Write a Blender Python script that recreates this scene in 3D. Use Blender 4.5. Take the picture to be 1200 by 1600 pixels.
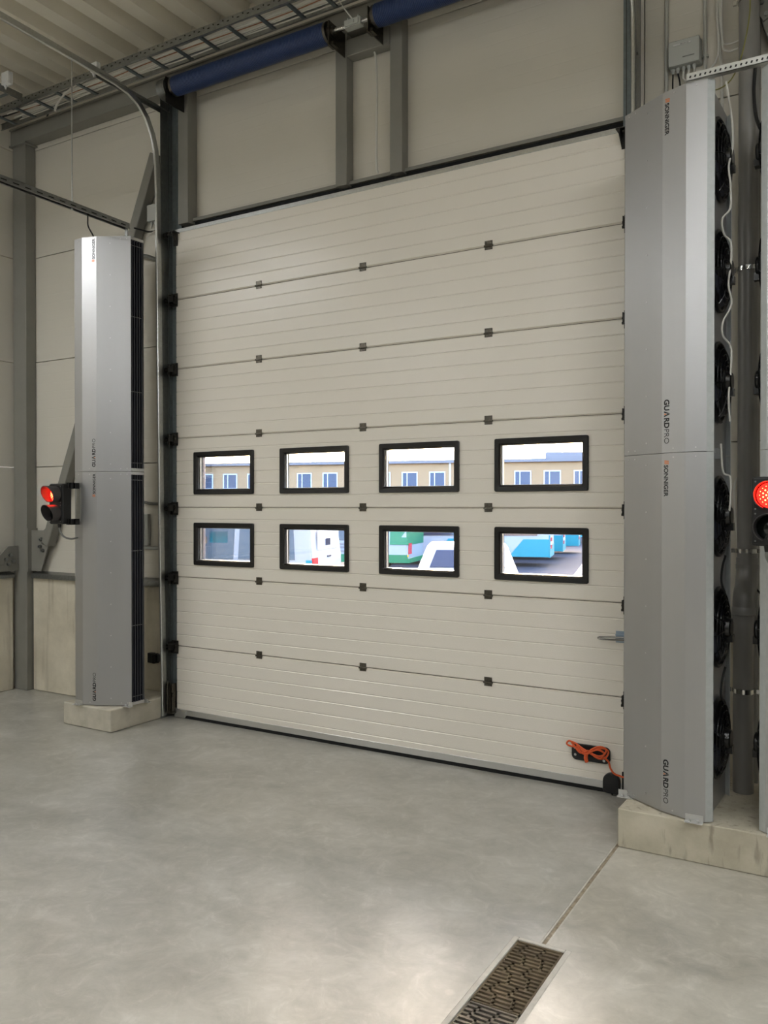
import bpy, bmesh, math, random
from mathutils import Vector, Matrix
from math import sin, cos, pi, radians as rad, hypot

for _o in list(bpy.data.objects): bpy.data.objects.remove(_o)
SC = bpy.context.scene
COL = SC.collection
rng = random.Random(7)

# ---------------------------------------------------------------- camera
cd = bpy.data.cameras.new('camera'); cam = bpy.data.objects.new('camera', cd); COL.objects.link(cam)
cd.sensor_fit = 'VERTICAL'; cd.sensor_height = 36.0; cd.sensor_width = 27.0
cd.lens = 1294.3 / 1600 * 36.0
cd.clip_start = .05; cd.clip_end = 500
cam.location = (5.282, -5.364, 1.866)
cam.rotation_euler = (pi/2 - .00744, 0, .5325)
SC.camera = cam

# ---------------------------------------------------------------- world, sun, exposure
SUN_DIR = Vector((-.376, .924, .067)).normalized()
w = bpy.data.worlds.new('World'); SC.world = w; w.use_nodes = True
nt = w.node_tree; nt.nodes.clear()
wo = nt.nodes.new('ShaderNodeOutputWorld'); bg = nt.nodes.new('ShaderNodeBackground'); sky = nt.nodes.new('ShaderNodeTexSky')
sky.sky_type = 'NISHITA'; sky.sun_disc = False; sky.sun_elevation = rad(11); sky.sun_rotation = math.atan2(SUN_DIR.x, SUN_DIR.y)
sky.air_density = 1.0; sky.dust_density = 5.0; sky.ozone_density = 1.5
bg.inputs['Strength'].default_value = 4.6
nt.links.new(sky.outputs[0], bg.inputs[0]); nt.links.new(bg.outputs[0], wo.inputs[0])
sd = bpy.data.lights.new('sun', 'SUN'); sd.energy = 1.2; sd.angle = rad(.6); sd.color = (1, .72, .42)
so = bpy.data.objects.new('sun', sd); COL.objects.link(so)
so.rotation_euler = SUN_DIR.to_track_quat('Z', 'Y').to_euler(); so.location = (-20, 60, 12)
LAMP = 122.0
vs = SC.view_settings
vs.view_transform = 'Standard'; vs.look = 'None'; vs.gamma = 1.0; vs.use_curve_mapping = False; vs.exposure = 0.0

# ---------------------------------------------------------------- materials
def lin(c): return tuple(((v/255)/12.92 if v/255 <= .04045 else ((v/255+.055)/1.055)**2.4) for v in c)
MATS = {}
def mat(name, rgb, rough=.5, metal=0.0, spec=.5, var=0.0, vscale=6.0, vcol=None, bump=0.0, bscale=80.0, rvar=0.0, stretch=None, aniso=0.0, emit=0.0, detail=6.0, coat=0.0):
    m = bpy.data.materials.new(name); m.use_nodes = True; N = m.node_tree.nodes; L = m.node_tree.links
    p = N['Principled BSDF']; c = lin(rgb)
    p.inputs['Base Color'].default_value = (*c, 1); p.inputs['Roughness'].default_value = rough; p.inputs['Metallic'].default_value = metal
    p.inputs['Specular IOR Level'].default_value = spec
    if aniso:
        p.inputs['Anisotropic'].default_value = aniso; tg = N.new('ShaderNodeTangent'); tg.direction_type = 'RADIAL'; tg.axis = 'Z'; L.new(tg.outputs[0], p.inputs['Tangent'])
    if coat: p.inputs['Coat Weight'].default_value = coat; p.inputs['Coat Roughness'].default_value = .15
    if emit: p.inputs['Emission Color'].default_value = (*c, 1); p.inputs['Emission Strength'].default_value = emit
    co = None
    if var or bump or rvar:
        g = N.new('ShaderNodeNewGeometry'); co = g.outputs['Position']
        if stretch:
            mp = N.new('ShaderNodeMapping'); mp.inputs['Scale'].default_value = stretch; L.new(co, mp.inputs[0]); co = mp.outputs[0]
    if var:
        n = N.new('ShaderNodeTexNoise'); n.inputs['Scale'].default_value = vscale; n.inputs['Detail'].default_value = detail; n.inputs['Roughness'].default_value = .6
        L.new(co, n.inputs['Vector'])
        r = N.new('ShaderNodeValToRGB'); r.color_ramp.elements[0].position = .32; r.color_ramp.elements[1].position = .7
        c2 = lin(vcol) if vcol else tuple(min(1, v*(1+var)) for v in c)
        c1 = c if vcol else tuple(v*(1-var) for v in c)
        r.color_ramp.elements[0].color = (*c1, 1); r.color_ramp.elements[1].color = (*c2, 1)
        L.new(n.outputs['Fac'], r.inputs[0]); L.new(r.outputs[0], p.inputs['Base Color'])
    if rvar:
        n = N.new('ShaderNodeTexNoise'); n.inputs['Scale'].default_value = vscale*.7; n.inputs['Detail'].default_value = 4; L.new(co, n.inputs['Vector'])
        mr = N.new('ShaderNodeMapRange'); mr.inputs[1].default_value = .3; mr.inputs[2].default_value = .7; mr.inputs[3].default_value = rough-rvar; mr.inputs[4].default_value = rough+rvar
        L.new(n.outputs['Fac'], mr.inputs[0]); L.new(mr.outputs[0], p.inputs['Roughness'])
    if bump:
        n = N.new('ShaderNodeTexNoise'); n.inputs['Scale'].default_value = bscale; n.inputs['Detail'].default_value = 3; L.new(co, n.inputs['Vector'])
        b = N.new('ShaderNodeBump'); b.inputs['Strength'].default_value = bump; b.inputs['Distance'].default_value = .002
        L.new(n.outputs['Fac'], b.inputs['Height']); L.new(b.outputs[0], p.inputs['Normal'])
    MATS[name] = m
    return m

mat('door_white', (226, 220, 208), .27, bump=.35, bscale=110, spec=.5)
mat('galv', (150, 152, 150), .38, 1.0, var=.12, vscale=40)
mat('galv_bright', (200, 202, 200), .3, 1.0, var=.08, vscale=50)
mat('galv_blue', (118, 126, 128), .5, .55, var=.12, vscale=30)
mat('steel_paint', (128, 126, 118), .5, var=.05, vscale=5)
mat('dark_steel', (52, 50, 46), .42, .6, var=.2, vscale=40)
mat('hinge_zinc', (98, 94, 86), .36, 1.0, var=.25, vscale=90)
mat('alu_sheet', (182, 182, 182), .42, .85, var=.03, vscale=3, rvar=.03, stretch=(1, 1, .06), aniso=.35)
mat('alu_trim', (214, 214, 212), .28, .9)
mat('black_frame', (20, 19, 18), .35)
mat('black_plastic', (14, 14, 14), .45)
mat('black_matte', (8, 8, 8), .7)
mat('fan_black', (12, 12, 12), .28)
mat('slat_black', (46, 48, 55), .35)
mat('rubber', (10, 10, 10), .8)
mat('spring_blue', (34, 54, 96), .45, var=.12, vscale=30)
mat('pipe_grey', (124, 122, 118), .33, var=.05, vscale=4)
mat('conduit', (176, 176, 168), .45)
mat('box_grey', (176, 178, 172), .45)
mat('cable_white', (205, 203, 194), .5)
mat('cable_black', (16, 16, 16), .5)
mat('cable_grey', (120, 120, 116), .5)
mat('cable_copper', (150, 100, 66), .5)
mat('cable_green', (128, 126, 62), .5)
mat('chrome', (200, 200, 198), .22, 1.0)
mat('orange_rope', (214, 92, 48), .8, bump=.6, bscale=260)
mat('orange_ink', (222, 120, 40), .5)
mat('black_ink', (22, 21, 21), .5)
mat('white_print', (200, 200, 196), .5)
mat('plate_blue', (142, 158, 172), .4, .5)
mat('iron_rust', (80, 68, 52), .6, .35, var=.4, vscale=9, vcol=(118, 104, 80), bump=.5, bscale=120)
mat('iron_grey', (84, 80, 74), .5, .5, var=.3, vscale=12, vcol=(120, 112, 98), bump=.5, bscale=120)
mat('channel_dark', (26, 23, 19), .9)
mat('drain_rim', (196, 192, 182), .6, var=.15, vscale=14, bump=.3, bscale=90)
mat('plinth', (172, 166, 150), .8, var=.1, vscale=7, vcol=(196, 190, 174), bump=.5, bscale=60)
mat('joint_fill', (122, 108, 90), .9, var=.3, vscale=30, vcol=(170, 158, 138))
mat('ceiling_sheet', (226, 220, 204), .55, var=.03, vscale=2)
mat('asphalt', (66, 62, 66), 1.0, var=.12, vscale=.6, vcol=(76, 72, 76), spec=.1)
mat('facade', (176, 138, 100), .85, var=.06, vscale=.7)
mat('facade_win', (70, 80, 104), .2)
mat('win_white', (222, 226, 236), .5)
mat('roof_grey', (130, 122, 124), .7)
mat('van_white', (150, 152, 158), .4)
mat('van_teal', (0, 128, 142), .45)
mat('van_green', (20, 112, 70), .45)
mat('van_glass', (38, 38, 56), .08)
mat('tail_red', (196, 26, 36), .25)
mat('lamp_amber', (230, 170, 40), .3)
mat('lens_dark', (8, 16, 13), .12, coat=.6)
mat('lens_red', (255, 14, 9), .3, emit=14.0)
mat('visor_plastic', (58, 54, 54), .5)
mat('led_hot', (255, 130, 70), .3, emit=14.0)
mat('white_housing', (222, 222, 220), .5)
mat('galv_flange', (178, 182, 180), .45, .35, var=.06, vscale=30)
mat('galv_perf', (196, 196, 190), .42, .8, var=.06, vscale=30)

def glass_mat():
    m = bpy.data.materials.new('clear_glazing'); m.use_nodes = True; N = m.node_tree.nodes; L = m.node_tree.links; N.clear()
    o = N.new('ShaderNodeOutputMaterial'); t = N.new('ShaderNodeBsdfTransparent'); g = N.new('ShaderNodeBsdfGlossy'); mx = N.new('ShaderNodeMixShader'); f = N.new('ShaderNodeFresnel')
    t.inputs[0].default_value = (.93, .94, .97, 1); g.inputs['Roughness'].default_value = .02; f.inputs[0].default_value = 1.45
    L.new(f.outputs[0], mx.inputs[0]); L.new(t.outputs[0], mx.inputs[1]); L.new(g.outputs[0], mx.inputs[2]); L.new(mx.outputs[0], o.inputs[0]); MATS['glass'] = m
glass_mat()

def lamp_mat():
    m = bpy.data.materials.new('led_diffuser'); m.use_nodes = True; N = m.node_tree.nodes; L = m.node_tree.links; N.clear()
    o = N.new('ShaderNodeOutputMaterial'); e = N.new('ShaderNodeEmission'); e.inputs[0].default_value = (.97, .985, 1, 1); e.inputs[1].default_value = LAMP
    L.new(e.outputs[0], o.inputs[0]); MATS['led'] = m
lamp_mat()

def panel_mat():   # sandwich panel skin with fine horizontal micro-ribs
    m = mat('wall_panel', (205, 200, 187), .42, spec=.45)
    N = m.node_tree.nodes; L = m.node_tree.links; p = N['Principled BSDF']
    g = N.new('ShaderNodeNewGeometry'); s = N.new('ShaderNodeSeparateXYZ'); L.new(g.outputs['Position'], s.inputs[0])
    def m1(op, a, b=None):
        n = N.new('ShaderNodeMath'); n.operation = op
        if hasattr(a, 'links'): L.new(a, n.inputs[0])
        else: n.inputs[0].default_value = a
        if b is not None: n.inputs[1].default_value = b
        return n.outputs[0]
    q = m1('PINGPONG', m1('MULTIPLY', s.outputs['Z'], 1/.0887), .5)
    q = m1('MULTIPLY', q, 14); q = m1('MINIMUM', q, 1.0)
    b = N.new('ShaderNodeBump'); b.inputs['Strength'].default_value = .35; b.inputs['Distance'].default_value = .0012
    L.new(q, b.inputs['Height']); L.new(b.outputs[0], p.inputs['Normal'])
panel_mat()

def concrete_floor(name, tint):
    m = bpy.data.materials.new(name); m.use_nodes = True; N = m.node_tree.nodes; L = m.node_tree.links; p = N['Principled BSDF']
    g = N.new('ShaderNodeNewGeometry'); co = g.outputs['Position']
    def noise(scale, det, rough=.6, dist=0.0, st=None):
        c = co
        if st:
            mp = N.new('ShaderNodeMapping'); mp.inputs['Scale'].default_value = st; mp.inputs['Rotation'].default_value = (0, 0, .5); L.new(co, mp.inputs[0]); c = mp.outputs[0]
        n = N.new('ShaderNodeTexNoise'); n.inputs['Scale'].default_value = scale; n.inputs['Detail'].default_value = det; n.inputs['Roughness'].default_value = rough; n.inputs['Distortion'].default_value = dist
        L.new(c, n.inputs['Vector']); return n.outputs['Fac']
    def ramp(f, stops):
        r = N.new('ShaderNodeValToRGB'); e = r.color_ramp.elements
        e[0].position, e[1].position = stops[0][0], stops[-1][0]; e[0].color = (*lin(stops[0][1]), 1); e[1].color = (*lin(stops[-1][1]), 1)
        for ps, c in stops[1:-1]:
            k = e.new(ps); k.color = (*lin(c), 1)
        L.new(f, r.inputs[0]); return r.outputs[0]
    def mix(a, b, f, mode='MIX'):
        n = N.new('ShaderNodeMix'); n.data_type = 'RGBA'; n.blend_type = mode
        if hasattr(f, 'links'): L.new(f, n.inputs[0])
        else: n.inputs[0].default_value = f
        L.new(a, n.inputs[6]); L.new(b, n.inputs[7]); return n.outputs[2]
    base = ramp(noise(.75, 5, .62, .6), [(.26, (136, 134, 126)), (.5, (180, 178, 170)), (.74, (220, 218, 212))])
    streak = ramp(noise(2.0, 7, .66, .5, (1, 1.35, 1)), [(.28, (104, 102, 94)), (.5, (178, 176, 168)), (.72, (238, 236, 232))])
    swirl = ramp(noise(5.5, 8, .7, 1.6), [(.3, (140, 138, 130)), (.55, (182, 180, 172)), (.72, (232, 230, 226))])
    fine = ramp(noise(22, 4, .7), [(.3, (162, 160, 153)), (.7, (194, 192, 186))])
    c = mix(base, streak, .5); c = mix(c, swirl, .38); c = mix(c, fine, .2)
    v = N.new('ShaderNodeTexVoronoi'); v.inputs['Scale'].default_value = 2.3; L.new(co, v.inputs['Vector'])
    sp = ramp(v.outputs['Distance'], [(.0, (226, 224, 216)), (.035, (226, 224, 216)), (.055, (128, 128, 128))])
    c = mix(c, sp, .22, 'SOFT_LIGHT')
    tn = N.new('ShaderNodeRGB'); tn.outputs[0].default_value = (*tint, 1); c = mix(c, tn.outputs[0], 1.0, 'MULTIPLY')
    L.new(c, p.inputs['Base Color'])
    mr = N.new('ShaderNodeMapRange'); mr.inputs[1].default_value = .1; mr.inputs[2].default_value = .9; mr.inputs[3].default_value = .24; mr.inputs[4].default_value = .44
    L.new(noise(1.6, 5, .6, .3), mr.inputs[0]); L.new(mr.outputs[0], p.inputs['Roughness'])
    b = N.new('ShaderNodeBump'); b.inputs['Strength'].default_value = .12; b.inputs['Distance'].default_value = .003
    L.new(noise(30, 5), b.inputs['Height']); L.new(b.outputs[0], p.inputs['Normal']); p.inputs['Specular IOR Level'].default_value = 1.0
    MATS[name] = m
concrete_floor('floor_concrete', (.90, .90, .885))
concrete_floor('floor_concrete_pale', (1.06, 1.03, .97))

def stained_concrete(name, c1, c2, stain, lo, hi, sc=9, zs=.11):   # board-marked precast concrete with vertical run stains
    m = bpy.data.materials.new(name); m.use_nodes = True; N = m.node_tree.nodes; L = m.node_tree.links; p = N['Principled BSDF']; p.inputs['Roughness'].default_value = .85
    g = N.new('ShaderNodeNewGeometry')
    n1 = N.new('ShaderNodeTexNoise'); n1.inputs['Scale'].default_value = 2.4; n1.inputs['Detail'].default_value = 7; n1.inputs['Roughness'].default_value = .62; L.new(g.outputs['Position'], n1.inputs['Vector'])
    r1 = N.new('ShaderNodeValToRGB'); r1.color_ramp.elements[0].position = .33; r1.color_ramp.elements[1].position = .68
    r1.color_ramp.elements[0].color = (*lin(c1), 1); r1.color_ramp.elements[1].color = (*lin(c2), 1); L.new(n1.outputs['Fac'], r1.inputs[0])
    mp = N.new('ShaderNodeMapping'); mp.inputs['Scale'].default_value = (sc, sc, sc*zs); L.new(g.outputs['Position'], mp.inputs[0])
    n2 = N.new('ShaderNodeTexNoise'); n2.inputs['Scale'].default_value = 1.6; n2.inputs['Detail'].default_value = 4; L.new(mp.outputs[0], n2.inputs['Vector'])
    mr = N.new('ShaderNodeMapRange'); mr.inputs[1].default_value = lo; mr.inputs[2].default_value = hi; mr.inputs[3].default_value = 0; mr.inputs[4].default_value = .75; L.new(n2.outputs['Fac'], mr.inputs[0])
    mx = N.new('ShaderNodeMix'); mx.data_type = 'RGBA'; L.new(mr.outputs[0], mx.inputs[0]); L.new(r1.outputs[0], mx.inputs[6]); mx.inputs[7].default_value = (*lin(stain), 1)
    L.new(mx.outputs[2], p.inputs['Base Color'])
    n3 = N.new('ShaderNodeTexNoise'); n3.inputs['Scale'].default_value = 45; n3.inputs['Detail'].default_value = 5; L.new(g.outputs['Position'], n3.inputs['Vector'])
    b = N.new('ShaderNodeBump'); b.inputs['Strength'].default_value = .3; b.inputs['Distance'].default_value = .004; L.new(n3.outputs['Fac'], b.inputs['Height']); L.new(b.outputs[0], p.inputs['Normal'])
    MATS[name] = m
stained_concrete('plinth_stained', (152, 145, 126), (192, 185, 166), (88, 81, 68), .57, .78, 15, .2)
stained_concrete('base_concrete', (190, 182, 162), (216, 208, 188), (146, 136, 116), .58, .78, 5)

# ---------------------------------------------------------------- mesh helpers
class MB:
    def __init__(s): s.v = []; s.f = []
    def add(s, vs_, fs_):
        b = len(s.v); s.v += [tuple(v) for v in vs_]; s.f += [tuple(i+b for i in f) for f in fs_]; return s
    def box(s, x0, x1, y0, y1, z0, z1):
        return s.add([(x, y, z) for x in (x0, x1) for y in (y0, y1) for z in (z0, z1)],
                     [(0, 1, 3, 2), (4, 6, 7, 5), (0, 4, 5, 1), (2, 3, 7, 6), (0, 2, 6, 4), (1, 5, 7, 3)])
    def bar(s, p0, p1, wd, hd, side=None):    # rectangular bar from p0 to p1; wd along `side`
        p0, p1 = Vector(p0), Vector(p1); d = (p1-p0).normalized()
        sd_ = Vector(side) if side else (Vector((0, 0, 1)) if abs(d.z) < .9 else Vector((1, 0, 0)))
        a = (sd_ - d*sd_.dot(d)).normalized(); b = d.cross(a)
        q = [a*(i*wd/2)+b*(j*hd/2) for i, j in ((-1, -1), (1, -1), (1, 1), (-1, 1))]
        return s.add([p0+k for k in q]+[p1+k for k in q], [(3, 2, 1, 0), (4, 5, 6, 7)]+[(i, (i+1) % 4, 4+(i+1) % 4, 4+i) for i in range(4)])
    def cyl(s, p0, p1, r, n=16, r2=None, cap=True):
        p0, p1 = Vector(p0), Vector(p1); d = (p1-p0).normalized(); r2 = r if r2 is None else r2
        a = d.orthogonal().normalized(); b = d.cross(a)
        vs_ = [p0+(a*cos(2*pi*i/n)+b*sin(2*pi*i/n))*r for i in range(n)]+[p1+(a*cos(2*pi*i/n)+b*sin(2*pi*i/n))*r2 for i in range(n)]
        fs_ = [(i, (i+1) % n, n+(i+1) % n, n+i) for i in range(n)]
        if cap: fs_ += [tuple(range(n-1, -1, -1)), tuple(range(n, 2*n))]
        return s.add(vs_, fs_)
    def tube(s, pts, r, n=8, smooth=0, cap=True):
        pts = [Vector(p) for p in pts]
        if smooth:
            P = [pts[0]*2-pts[1]]+pts+[pts[-1]*2-pts[-2]]; out = []
            for i in range(1, len(P)-2):
                for k in range(smooth):
                    t = k/smooth; a, b, c, d = P[i-1:i+3]
                    out.append(.5*((2*b)+(c-a)*t+(2*a-5*b+4*c-d)*t*t+(3*b-a-3*c+d)*t**3))
            pts = out+[P[-2]]
        vs_ = []; fs_ = []; m = len(pts); a = None
        for i, p in enumerate(pts):
            d = (pts[min(i+1, m-1)]-pts[max(i-1, 0)]).normalized()
            a = d.orthogonal().normalized() if a is None else (a-d*a.dot(d)).normalized()
            b = d.cross(a); rr = r[i] if isinstance(r, (list, tuple)) else r
            vs_ += [p+(a*cos(2*pi*k/n)+b*sin(2*pi*k/n))*rr for k in range(n)]
        for i in range(m-1):
            fs_ += [(i*n+k, i*n+(k+1) % n, (i+1)*n+(k+1) % n, (i+1)*n+k) for k in range(n)]
        if cap: fs_ += [tuple(range(n-1, -1, -1)), tuple(range((m-1)*n, m*n))]
        return s.add(vs_, fs_)
    def prism(s, poly, z0, z1):     # polygon in xy extruded along z
        n = len(poly)
        ar = sum(poly[i][0]*poly[(i+1) % n][1]-poly[(i+1) % n][0]*poly[i][1] for i in range(n))
        if ar < 0: poly = poly[::-1]
        return s.add([(x, y, z0) for x, y in poly]+[(x, y, z1) for x, y in poly],
                     [tuple(range(n-1, -1, -1)), tuple(range(n, 2*n))]+[(i, (i+1) % n, n+(i+1) % n, n+i) for i in range(n)])
    def prism_d(s, poly, o, ex, ey, ez):   # polygon in the (ex,ey) plane extruded by vector ez
        o, ex, ey, ez = map(Vector, (o, ex, ey, ez)); n = len(poly); p = [o+ex*a+ey*b for a, b in poly]
        return s.add(p+[q+ez for q in p], [tuple(range(n-1, -1, -1)), tuple(range(n, 2*n))]+[(i, (i+1) % n, n+(i+1) % n, n+i) for i in range(n)])
    def ring(s, c, ax, R, r, n=32, m=8, a0=0, a1=2*pi):
        c = Vector(c); ax = Vector(ax).normalized(); u = ax.orthogonal().normalized(); v = ax.cross(u); full = abs(a1-a0-2*pi) < 1e-6
        k = n if full else n+1; vs_ = []; fs_ = []
        for i in range(k):
            t = a0+(a1-a0)*i/n; e = u*cos(t)+v*sin(t)
            vs_ += [c+e*(R+r*cos(2*pi*j/m))+ax*(r*sin(2*pi*j/m)) for j in range(m)]
        for i in range(n):
            i2 = (i+1) % k
            fs_ += [(i*m+j, i2*m+j, i2*m+(j+1) % m, i*m+(j+1) % m) for j in range(m)]
        return s.add(vs_, fs_)
    def lathe(s, c, ax, prof, n=32):      # prof: (radius, height along ax)
        c = Vector(c); ax = Vector(ax).normalized(); u = ax.orthogonal().normalized(); v = ax.cross(u); m = len(prof); vs_ = []
        for i in range(n):
            e = u*cos(2*pi*i/n)+v*sin(2*pi*i/n); vs_ += [c+e*a+ax*h for a, h in prof]
        return s.add(vs_, [(i*m+j, ((i+1) % n)*m+j, ((i+1) % n)*m+j+1, i*m+j+1) for i in range(n) for j in range(m-1)])
    def mesh(s, name, mt, smooth=True, fix=True):
        me = bpy.data.meshes.new(name); me.from_pydata(s.v, [], s.f)
        if fix:
            bm = bmesh.new(); bm.from_mesh(me); bmesh.ops.recalc_face_normals(bm, faces=bm.faces); bm.to_mesh(me); bm.free()
        if mt: me.materials.append(MATS[mt])
        if smooth:
            me.shade_smooth(); me.set_sharp_from_angle(angle=rad(32))
        return me
    def build(s, name, mt, parent=None, bevel=0, smooth=True, loc=None):
        o = off(parent); base = Vector(loc) if loc is not None else o
        s.v = [tuple(Vector(v)-base) for v in s.v]
        ob = bpy.data.objects.new(name, s.mesh(name, mt, smooth)); COL.objects.link(ob); ob.parent = parent; ob.location = base-o
        if bevel:
            md = ob.modifiers.new('bevel', 'BEVEL'); md.width = bevel; md.segments = 2; md.limit_method = 'ANGLE'; md.angle_limit = rad(40)
            if smooth: md.harden_normals = True
        return ob
def off(o):
    v = Vector((0, 0, 0))
    while o is not None: v += o.location; o = o.parent
    return v
def tag(o, label=None, cat=None, group=None, kind=None):
    if label: o['label'] = label
    if cat: o['category'] = cat
    if group: o['group'] = group
    if kind: o['kind'] = kind
    return o
def thing(name, loc, label, cat, group=None, kind=None):
    o = bpy.data.objects.new(name, None); COL.objects.link(o); o.location = loc; o.empty_display_size = .1
    return tag(o, label, cat, group, kind)
def inst(name, me, parent, loc, rot=(0, 0, 0)):
    o = bpy.data.objects.new(name, me); COL.objects.link(o); o.parent = parent; o.location = Vector(loc)-off(parent); o.rotation_euler = rot
    return o
def text_mesh(txt, size, bold=0.0):
    c = bpy.data.curves.new('lettering', 'FONT'); c.body = txt; c.size = size; c.offset = bold; c.extrude = .0004; c.align_x = 'LEFT'
    o = bpy.data.objects.new('lettering', c); COL.objects.link(o)
    dg = bpy.context.evaluated_depsgraph_get(); me = bpy.data.meshes.new_from_object(o.evaluated_get(dg))
    bpy.data.objects.remove(o); bpy.data.curves.remove(c)
    xs = [v.co.x for v in me.vertices]
    return me, (max(xs) if xs else 0)
def put_text(me, mt, parent, origin, ex, ey, name='lettering'):
    ex, ey = Vector(ex).normalized(), Vector(ey).normalized(); ez = ex.cross(ey)
    M = Matrix(((ex.x, ey.x, ez.x, origin[0]), (ex.y, ey.y, ez.y, origin[1]), (ex.z, ey.z, ez.z, origin[2]), (0, 0, 0, 1)))
    o0 = off(parent); me.transform(Matrix.Translation(-o0) @ M); me.materials.clear(); me.materials.append(MATS[mt])
    o = bpy.data.objects.new(name, me); COL.objects.link(o); o.parent = parent
    return o

# ================================================================= STRUCTURE
W = 3.91; S = .61; B0 = .63; TOP = B0+6*S     # door leaf width, section height, bottom section, door top
JX = 4.083                                    # floor joint
DX0, DX1, DY = 3.95, 4.205, -1.99             # floor drain outline

# ---- floor
fl = thing('floor', (0, 0, 0), 'grey trowelled concrete hall floor with an expansion joint', None, kind='structure')
f = MB(); f.box(-2.6, DX0, -22, .3, -.2, 0); f.build('slab', 'floor_concrete', fl)
f = MB(); f.box(DX0, JX-.017, DY, .3, -.2, 0); f.build('slab', 'floor_concrete', fl)
f = MB(); f.box(JX+.017, DX1, DY, .3, -.2, 0); f.build('slab', 'floor_concrete_pale', fl)
f = MB(); f.box(DX1, 10.2, -22, .3, -.2, 0); f.build('slab', 'floor_concrete_pale', fl)
f = MB(); f.box(DX0, DX1, -22, -5.5, -.2, 0); f.build('slab', 'floor_concrete', fl)
f = MB(); f.box(JX-.009, JX+.009, DY, .3, -.2, -.005); f.build('joint_filler', 'joint_fill', fl)
for a, b in ((JX-.017, JX-.009), (JX+.009, JX+.017)):
    f = MB(); f.box(a, b, DY, .3, -.2, -.0015); f.build('joint_edge', 'drain_rim', fl)

# ---- walls (sandwich panels are separate pieces over a precast concrete base)
WY = .12
ZJ = [1.17, 2.26, 3.325, 4.385, 5.475, 6.12]
wb = thing('wall_back', (0, 0, 0), None, None, kind='structure')
def wpanel(x0, x1, z0, z1, parent, y=WY):
    m = MB(); m.box(x0, x1, y, y+.1, z0+.003, z1-.003); m.build('panel', 'wall_panel', parent, bevel=.004)
for k in range(3):
    wpanel(-2.4, -.02, ZJ[k], ZJ[k+1], wb); wpanel(W+.06, 10.1, ZJ[k], ZJ[k+1], wb)
for k in (3, 4):
    wpanel(-2.4, 4.0, ZJ[k], ZJ[k+1], wb); wpanel(4.006, 10.1, ZJ[k], ZJ[k+1], wb)
m = MB(); m.box(-.02, W+.06, WY, WY+.1, TOP+.012, 4.382); m.build('panel', 'wall_panel', wb)
m = MB(); m.box(-2.045, -.03, .06, .26, 0, 1.15); m.build('concrete_base', 'base_concrete', wb, bevel=.012)
m = MB(); m.box(W+.1, 10.1, .06, .26, 0, 1.15); m.build('concrete_base', 'base_concrete', wb, bevel=.012)
for a, b in ((-2.02, -.09), (W+.1, 10.1)):
    m = MB(); m.prism_d([(.022, 1.138), (.022, 1.17), (.03, 1.185), (.13, 1.205), (.13, 1.14)], (a, 0, 0), (0, 1, 0), (0, 0, 1), (b-a, 0, 0)); m.build('sill_flashing', 'galv', wb)
# outer skin, with the doorway left open
m2 = MB(); m2.box(-2.4, -.03, .262, .28, 0, 6.1); m2.box(W+.07, 10.1, .262, .28, 0, 6.1); m2.box(-.03, W+.07, .262, .28, TOP-.02, 6.1); m2.build('outer_skin', 'wall_panel', wb)
# steel jambs and trim; black strip paints the gap's shade and blocks stray sun
m = MB(); m.box(-.03, W+.07, .047, .12, TOP-.06, TOP-.002); m.box(-.03, W+.07, .09, .12, TOP-.01, TOP+.085); m.build('lintel_shade_strip', 'rubber', wb)
m = MB(); m.box(-.03, W+.07, .06, .12, TOP+.072, TOP+.098); m.build('lintel_trim', 'steel_paint', wb)
m = MB(); m.box(-.12, .02, .052, .12, 0, TOP+.01); m.build('jamb', 'galv_blue', wb)
m = MB(); m.box(W-.02, W+.12, .052, .12, 0, TOP+.01); m.build('jamb', 'galv_blue', wb)

LX = -2.28
wl = thing('wall_left', (0, 0, 0), None, None, kind='structure')
for k in range(5):
    for y0, y1 in ((-6.2, .24), (-22, -6.206)):
        m = MB(); m.box(LX-.1, LX, y0, y1, ZJ[k]+.003, ZJ[k+1]-.003); m.build('panel', 'wall_panel', wl, bevel=.004)
m = MB(); m.box(LX-.15, LX+.05, -6, -.03, 0, 1.15); m.box(LX-.15, LX-.01, -.03, .24, 0, 1.17); m.build('concrete_base', 'base_concrete', wl, bevel=.012)
m = MB(); m.box(LX-.15, LX+.05, -22, -6.02, 0, 1.15); m.build('concrete_base', 'base_concrete', wl, bevel=.012)
m = MB(); m.prism_d([(.085, 1.138), (.085, 1.17), (.07, 1.185), (-.02, 1.205), (-.02, 1.14)], (LX, -22, 0), (1, 0, 0), (0, 0, 1), (0, 21.96, 0)); m.build('sill_flashing', 'galv', wl)
wr = thing('wall_right', (0, 0, 0), None, None, kind='structure')
wf = thing('wall_front', (0, 0, 0), None, None, kind='structure')
zz = [0]+ZJ
for k in range(6):
    m = MB(); m.box(10.1, 10.2, -22, .2, zz[k]+.003, zz[k+1]-.003); m.build('panel', 'steel_paint', wr)
    m = MB(); m.box(-2.4, 10.2, -22.1, -22, zz[k]+.003, zz[k+1]-.003); m.build('panel', 'steel_paint', wf)

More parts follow.
